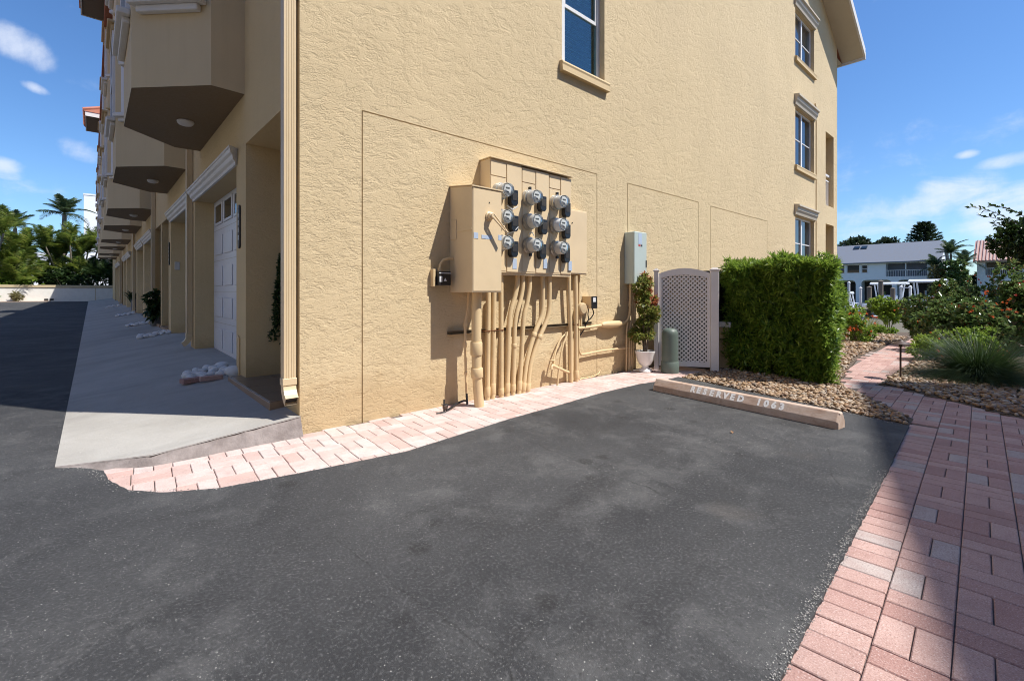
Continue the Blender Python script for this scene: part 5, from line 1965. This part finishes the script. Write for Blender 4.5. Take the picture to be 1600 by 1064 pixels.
def palm(label, base, stems, meshes, group=None, name='palm_tree', tr=.07, trm='palm_trunk', low=-2):
    """stems: (dx, dy, height, lean x, lean y, n fronds, frond length)"""
    s_ = thing(name, label, 'palm', base, group)
    for dx, dy, h, lx, ly, nf, fl in stems:
        b_ = Vector(base) + Vector((dx, dy, 0))
        top = b_ + Vector((lx, ly, h))
        pp = smooth_path([b_ - Vector((0, 0, .1)), b_.lerp(top, .5) + Vector((lx * -.12, ly * -.12, 0)), top], 5)
        q = MB().tube(pp, [tr * (1.2 - .05 * i) for i in range(len(pp))], 8)
        q.build('trunk', trm, s_, smooth=True)
        for k in range(nf):
            o = bpy.data.objects.new('frond', random.choice(meshes))
            COL.objects.link(o)
            o.parent = s_
            az_ = k * 2.399 + random.uniform(-.25, .25)
            el = (R(86) * (1 - (k / nf)) ** .8 + R(low)) + random.uniform(-.14, .14)
            o.matrix_local = Matrix.Translation(top - Vector(base)) @ Matrix.Rotation(az_, 4, 'Z') @ Matrix.Rotation(-el, 4, 'Y') @ Matrix.Scale(fl * random.uniform(.85, 1.12), 4)
    return s_


def clump(n, hmin, hmax, spread, nf, fl):
    out = []
    for i in range(n):
        a = i * 2.4 + random.uniform(-.3, .3)
        r = spread * random.uniform(.2, 1)
        out.append((r * math.cos(a) * .6, r * math.sin(a) * .5, random.uniform(hmin, hmax), r * math.cos(a) * .9, r * math.sin(a) * .6, nf, fl))
    return out


AG = 'areca palms behind the white boundary wall'
palm('clustered areca palm at the far left edge behind the white wall', (-10.4, 49.5, .3), clump(14, 1.0, 5.4, 1.7, 11, 2.1), FR_A, AG, low=14)
palm('tall yellow green areca cluster over the sunlit wall', (-7.6, 49.6, .3), clump(15, 1.2, 5.8, 1.8, 11, 2.2), FR_A, AG, low=14)
palm('shorter arching areca cluster right of the yellow green one', (-5.0, 50.5, .3), clump(11, .8, 4.6, 1.5, 10, 2.0), FR_A, AG, low=14)
palm('dense areca cluster close to the end of the condo row', (-2.2, 50.5, .3), clump(13, .8, 4.7, 1.6, 10, 2.0), FR_A, AG, low=14)
palm('dark areca cluster at the shaded end of the wall', (.2, 49.3, .3), clump(11, .8, 4.0, 1.3, 10, 1.9), FR_D, AG, low=14)
palm('royal palm rising above the others beside the tall white building', (-3.3, 56.5, .3), [(0, 0, 8.0, .2, 0, 20, 2.05)], FR_R, None, 'royal_palm', .22)
palm('bluish palm crown just left of the royal palm', (-6.4, 58, .3), [(0, 0, 6.6, 0, 0, 14, 1.8)], FR_R, None, 'royal_palm', .18)
shrub('broadleaf_shrub', 'bright leafy green shrub spilling over the wall below the palms', 'shrub', (-5.6, 48.9, 1.75), (1.5, .9, 1.5), 420, 7, .30, .16, 'leaf_hedge')
shrub('broadleaf_shrub', 'dark dense shrub in shade behind the right end of white wall', 'shrub', (-2.6, 48.9, 1.9), (1.9, .9, 1.7), 520, 7, .30, .16, 'leaf_dark')
shrub('broadleaf_shrub', 'dark shrub at the corner where wall meets condo row', 'shrub', (.6, 48.9, 2.2), (1.6, .9, 2.0), 480, 7, .30, .16, 'leaf_dark')
wb = thing('white_building', 'tall plain white building beyond the palms', 'building', (0, 76, 0))
MB().box(-1.93, 8, 74, 84, -.5, 13.0).build('tower', 'far_white', wb)
MB().box(-1.98, 8.05, 73.95, 84.05, 13.0, 13.2).build('parapet', 'white_paint', wb)
MB().box(-32, -2.0, 72, 80, -.5, 5.6).build('low_wing', 'far_white', wb)
for k in range(7):
    f = MB().box(-30 + k * 3.6, -28.4 + k * 3.6, 71.94, 71.995, 1.6, 3.4).build('window', 'white_paint', wb)
    MB().box(-29.9 + k * 3.6, -28.5 + k * 3.6, 71.92, 71.938, 1.7, 3.3).build('pane', 'window_glass', f)

# ================================================================ ACROSS THE CANAL
fh = thing('canal_house', 'pale blue white two storey house with grey roof across the canal', 'house', (80, 9.5, -.5))
XH = 80
cells = [(3.9, 8.0, -.5, 2.68, 2.0), (8.55, 11.95, -.5, 2.72, 2.0), (12.6, 15.4, -.5, 2.72, 2.0), (16.2, 19.5, -.5, 2.72, 2.0), (4.95, 9.2, 3.15, 4.95, 1.6),
         (11.2, 11.95, 3.68, 4.88, .08), (12.1, 13.7, 3.68, 4.95, .08), (13.9, 14.6, 3.68, 4.95, .08)]
mb = MB()
rect_wall(mb, 3.8, 22, -.5, 5.15, cells, lambda u, v, d: (XH + d, u, v))
mb.add([(XH, 3.8, -.5), (XH + 9, 3.8, -.5), (XH + 9, 3.8, 5.15), (XH + 4.5, 3.8, 7.95), (XH, 3.8, 5.15)], [(0, 1, 2, 3, 4)])
mb.build('wall', 'far_white', fh)
for a, b, zt in ((3.9, 8.0, 2.68), (8.55, 11.95, 2.72), (12.6, 15.4, 2.72), (16.2, 19.5, 2.72)):
    q = MB()
    for y0, s_ in ((a, 1), (b, -1)):
        pts = [(y0, zt)] + [(y0 + s_ * .55 * (1 - math.sin(t_)), zt - .55 * (1 - math.cos(t_))) for t_ in np.linspace(0, math.pi / 2, 6)]
        q.prism(pts, lambda u, v, x: (x, u, v), XH + .002, XH + .25)
    q.build('arch_corner', 'far_white', fh)
    MB().box(XH + 1.9, XH + 1.98, a + .05, b - .05, -.45, 2.5).build('carport_back', 'dark_inside', fh)
q = MB()
q.box(XH - .02, XH + .06, 7.02, 7.14, 3.15, 4.95).box(XH - .02, XH + .06, 4.951, 9.199, 3.95, 4.02).box(XH - .02, XH + .06, 4.85, 4.95, 3.15, 4.95)
y = 5.1
while y < 9.2:
    q.box(XH, XH + .04, y, y + .03, 3.15, 3.95)
    y += .18
q.build('balcony_rail', 'white_paint', fh)
MB().box(XH + 1.55, XH + 1.598, 4.96, 9.19, 3.16, 4.94).build('balcony_back', 'grey_roof', fh)
for a, b, z0, z1 in ((11.25, 11.9, 3.72, 4.84), (12.15, 13.65, 3.72, 4.91), (13.95, 14.55, 3.72, 4.91)):
    f = MB().box(XH + .03, XH + .079, a, b, z0, z1).build('window', 'white_paint', fh)
    m_ = (z0 + z1) / 2
    for p, q_ in (((z0 + .06, m_ - .03), (m_ + .03, z1 - .06)) if b - a < 1 else ((z0 + .06, z1 - .06),)):
        MB().box(XH + .015, XH + .0295, a + .06, b - .06, p, q_).build('pane', 'window_glass', f)
mb = MB()
mb.prism([(XH - .5, 5.02), (XH + 4.5, 7.9), (XH + 4.5, 8.05), (XH - .5, 5.17)], lambda u, v, y: (u, y, v), 3.5, 22.4)
mb.prism([(XH + 9.5, 5.02), (XH + 4.5, 7.9), (XH + 4.5, 8.05), (XH + 9.5, 5.17)], lambda u, v, y: (u, y, v), 3.5, 22.4)
rf = mb.build('roof', 'grey_roof', fh)
for y in (12.3, 13.2):
    MB().obox((XH + 3.6, y, 7.6), (.35, 0, .2), (0, .35, 0), (-.03, 0, .06)).build('skylight', 'window_glass', rf)
h2 = thing('tile_roof_house', 'house with pink and brown striped barrel tile roof behind white railing', 'house', (80, -3, -.5))
mb = MB()
rect_wall(mb, -14, .3, -.5, 4.85, [(-13.5, -.4, 3.1, 4.7, 1.6), (-13, -1, -.5, 2.4, 1.5)], lambda u, v, d: (XH + d, u, v))
mb.add([(XH, .3, -.5), (XH + 8, .3, -.5), (XH + 8, .3, 4.85), (XH, .3, 4.85)], [(0, 1, 2, 3)])
mb.build('wall', 'far_white', h2)
MB().box(XH + 1.5, XH + 1.59, -13.4, -.5, 3.12, 4.68).build('balcony_back', 'soffit_brown', h2)
q = MB()
q.box(XH - .02, XH + .06, -13.5, -.4, 3.9, 3.97)
y = -13.4
while y < -.4:
    q.box(XH, XH + .04, y, y + .035, 3.1, 3.9)
    y += .16
for y in (-3.6, -7, -10):
    q.box(XH - .03, XH + .07, y, y + .1, 3.1, 4.7)
q.build('balcony_rail', 'white_paint', h2)
MB().prism([(XH - .6, 4.72), (XH + 3.8, 7.5), (XH + 8.2, 4.72), (XH + 8.2, 4.87), (XH + 3.8, 7.65), (XH - .6, 4.87)], lambda u, v, y: (u, y, v), -14.3, .62).build('roof', 'striped_tile', h2)
q = MB()
y = -14.2
k = 0
while y < .6:
    q.tube([(XH - .65, y, 4.86), (XH + 3.8, y, 7.68)], .10, 6)
    y += .31
q.build('tile_ridges', 'tile_pale', h2)

leafy_tree('oak_tree', 'rounded dark oak crown behind the left half of grey roof', (92, 15.5, -.5), 6.0, (92, 15.3, 8.2), (3.2, 2.6, 1.9), 420, 7, .55, .3, 'leaf_far', 12, 'trees behind the grey roofed house')
leafy_tree('oak_tree', 'low olive crown in the middle behind grey roof', (93, 11.6, -.5), 6.0, (93, 11.6, 8.0), (2.6, 2.2, 1.6), 340, 7, .5, .3, 'leaf_far', 10, 'trees behind the grey roofed house')
pn = thing('pine_tree', 'dark tiered norfolk pine rising above the right end of grey roof', 'tree', (92, 6.6, -.5))
MB().tube([(92, 6.6, -.6), (92, 6.6, 11.6)], [.3, .05], 8).build('trunk', 'trunk_bark', pn)
PP, DD, LL = [], [], []
for t_ in range(13):
    z = 5.9 + t_ * .42
    rr = 2.25 * (1 - (t_ / 13.6) ** 2.6) * (.85 + .3 * random.random())
    for k in range(12):
        a = k * .5236 + t_ * .3 + random.uniform(-.15, .15)
        for s_ in np.linspace(.15, 1, 9):
            for j in range(6):
                PP.append((92 + rr * s_ * math.cos(a), 6.6 + rr * s_ * math.sin(a), z + .5 * s_ ** 1.5 + random.uniform(-.1, .1)))
                DD.append((math.cos(a) + random.uniform(-.8, .8), math.sin(a) + random.uniform(-.8, .8), random.uniform(-.1, .7)))
V, F = leaves(np.array(PP), np.array(DD), .42, .13)
npmesh('crown', V, F, 'leaf_far', pn, kind='stuff')
palm('feathery palm between the two canal houses', (78, 2.6, -.5), [(0, -.1, 6.3, .1, .0, 15, 2.0), (.5, -1.0, 5.0, .1, -.3, 13, 1.9), (0, 1.0, 4.6, 0, .4, 13, 1.9)], FR_R, None, 'palm_tree', .16)
shrub('leafy_shrub', 'bushy green growth around the palm between the houses', 'shrub', (76, 2.0, 1.9), (1.2, 2.0, 2.9), 620, 7, .4, .2, 'leaf_shrub')
shrub('leafy_shrub', 'pinkish grey shrub at the corner of the grey roofed house', 'shrub', (76.5, 3.5, 2.6), (.9, 1.1, 2.1), 300, 7, .35, .18, 'leaf_tuft')

PP, AA = [], []
for k in range(46):
    y = -46 + k * 2.6
    p, a = crown_pts(70, (108 + random.uniform(-4, 4), y, 2.2 + random.uniform(-.4, .8)), (2.4, 2.2, 3.0), 6)
    PP.append(p)
    AA.append(a)
V, F = rosette(np.concatenate(PP), np.concatenate(AA), 6, .8, .45, 1.0)
tag(npmesh('distant_treeline', V, F, 'leaf_far', loc=(108, 10, 0)), 'distant line of dark trees behind the canal houses', 'trees', kind='stuff')

# dock, pilings and boats
dk = thing('dock', 'low timber dock with white posts over the canal', 'dock', (40, 3.4, -.6))
for k in range(16):
    MB().box(37.5 + k * .5, 37.97 + k * .5, 2.3, 4.9, -.12, -.06).build('plank', 'piling_wood', dk)
q = MB()
for x in (37.7, 41.5, 45.2):
    for y in (2.4, 4.8):
        q.tube([(x, y, -2), (x, y, -.125)], .12, 8)
q.build('support', 'piling_wood', dk)
PG = 'mooring posts along the dock'
for i, (x, y, h, m_, lab) in enumerate(((40.8, 5.05, 1.75, 'white_paint', 'slim white dock post nearest the hedge'), (41.4, 4.45, 1.35, 'white_paint', 'short white dock post in front of boat console'), (41.0, 3.85, 1.40, 'piling_wood', 'dark timber mooring piling between the white posts'),
                                          (42.0, 3.35, 1.85, 'piling_wood', 'taller grey timber piling beside the boat'), (42.6, 2.75, 1.30, 'piling_wood', 'short grey timber piling right of the boat'), (43.1, 2.35, 1.45, 'white_paint', 'left post of the white boat lift frame'), (43.3, 1.85, 1.45, 'white_paint', 'right post of the white boat lift frame'))):
    p_ = thing('dock_post', lab, 'post', (x, y, -1.4), PG)
    MB().tube([(x, y, -1.6), (x, y, h)], .085 if m_ == 'white_paint' else .15, 10).build('shaft', m_, p_, smooth=True)
    MB().lathe([(.11 if m_ == 'white_paint' else .17, 0), (.11 if m_ == 'white_paint' else .17, .04), (.02, .12)], (x, y, h), 'z', 10).build('cap', 'white_paint' if m_ == 'white_paint' else 'piling_wood', p_)
tag(MB().box(42.9, 43.5, 1.77, 2.43, 1.36, 1.44).build('lift_beam', 'white_paint', loc=(43.2, 2.1, 1.36)), 'white beam across the two boat lift posts', 'beam')


def boat(label, x, y, L, ttop, z=-.9):
    b_ = thing('boat', label, 'boat', (x, y, z))
    q = MB()
    secs = []
    for u, w, k in ((0, .95, .0), (.3, 1.1, .0), (.65, 1.0, .1), (.88, .55, .3), (1, .05, .5)):
        yy_ = y + (u - .5) * L
        secs.append([(x - w, yy_, z + 1.0 + k * .6), (x - w * .8, yy_, z + .3 + k * .5), (x, yy_, z + k * .8), (x + w * .8, yy_, z + .3 + k * .5), (x + w, yy_, z + 1.0 + k * .6)])
    vs = [p for s_ in secs for p in s_]
    fs = []
    for i in range(4):
        for k in range(4):
            fs.append((i * 5 + k, i * 5 + k + 1, i * 5 + 6 + k, i * 5 + 5 + k))
        fs.append((i * 5, i * 5 + 5, i * 5 + 9, i * 5 + 4))
    fs.append((0, 1, 2, 3, 4))
    q.add(vs, fs)
    q.build('hull', 'boat_white', b_, smooth=True)
    MB().box(x - .45, x + .45, y - .5, y + .5, z + 1.0, z + 1.9).build('console', 'boat_white', b_, bevel=.06)
    MB().box(x - .40, x + .40, y + .30, y + .36, z + 1.9, z + 2.25).build('windscreen', 'window_glass', b_)
    w, l_ = ttop
    q = MB()
    q.prism([(-w, 0), (-w * .9, .10), (-w * .5, .17), (w * .5, .17), (w * .9, .10), (w, 0), (w * .9, -.04), (-w * .9, -.04)], lambda u, v, t_: (x + u, t_, z + 2.85 + v), y - l_, y + l_)
    q.build('hard_top', 'boat_white', b_, bevel=.03)
    for sx in (-1, 1):
        for sy in (-1, 1):
            MB().tube([(x + sx * w * .6, y + sy * .7, z + 1.0), (x + sx * w * .75, y + sy * l_ * .75, z + 2.84)], .05, 8).build('top_leg', 'boat_white', b_)
    MB().box(x - .25, x + .25, y - L / 2 - .45, y - L / 2 - .02, z + .7, z + 1.5).build('outboard_motor', 'dark_metal', b_, bevel=.08)
    return b_


boat('white boat with wide hard top canopy above the flowering shrubs', 42, .55, 6.2, (1.0, 1.15), -1.05)
boat('white centre console boat with flat top under the house arch', 50, 4.1, 6.0, (.8, 1.25), -1.1)
boat('low white boat moored by the hedge with dark cover', 47, 6.6, 5.0, (.6, .5), -1.9)

# ================================================================ NEIGHBOUR BUILDING (right, outside the frame; its shade falls on the path)
H2 = 14.0
nb = thing('neighbour_building', 'five storey tan condo block to the right that shades the path', 'building', (5, -16, 0))
c0 = Vector((10.8, -10.27, 0))
U2 = Vector((math.cos(R(13.8)), math.sin(R(13.8)), 0))
V2 = Vector((-U2.y, U2.x, 0))
ctr = c0 - U2 * 12 - V2 * 7
MB().obox(ctr + Vector((0, 0, H2 / 2 - .25)), U2 * 12, V2 * 7, Vector((0, 0, H2 / 2 + .25 - .001))).build('wall', 'stucco_front', nb)
MB().obox(ctr + Vector((0, 0, H2 + .06)), U2 * 11.9, V2 * 6.9, Vector((0, 0, .06))).build('parapet', 'white_trim', nb)
for fl in range(4):
    for k in range(7):
        p = c0 - U2 * (1.8 + k * 3.3) + V2 * .02 + Vector((0, 0, 1.6 + fl * 2.8 + .7))
        f = MB().obox(p, U2 * .75, V2 * .015, Vector((0, 0, .7))).build('window', 'white_paint', nb)
        MB().obox(p + V2 * .02, U2 * .66, V2 * .004, Vector((0, 0, .61))).build('pane', 'window_glass', f)

ob = thing('added_bounce_building', 'added cream condo row, out of view, bouncing warm light onto the front', 'building', (-17, 14, 0))  # added out of view to bounce warm light onto the front wall
MB().box(-23.5, -13.0, -12, 42, -.2, 9.6).build('wall', 'stucco_cream', ob)
MB().prism([(-24.5, 9.6), (-12.2, 9.6), (-18.2, 13.2)], lambda u, v, y: (u, y, v), -12.6, 40.6).build('roof', 'terracotta', ob)
for k in range(10):
    y = -9.5 + k * 5
    MB().box(-12.999, -12.94, y, y + 2.8, .0, 2.5).build('garage_door', 'door_white', ob, bevel=.01)
    for z in (3.7, 6.7):
        f = MB().box(-12.999, -12.95, y + .6, y + 2.0, z, z + 1.4).build('window', 'white_paint', ob)
        MB().box(-12.949, -12.94, y + .68, y + 1.92, z + .08, z + 1.32).build('pane', 'window_glass', f)

# small debris on the asphalt
for x, y, lab in ((2.55, -2.35, 'curled brown leaf lying on the asphalt before the wheel stop'),):
    V, F = leaves(np.array([[x, y, .016]]), np.array([[.8, .5, .15]]), .05, .025)
    tag(npmesh('dry_leaf', V, F, 'dry_leaf', loc=(x, y, .014)), lab, 'leaf')
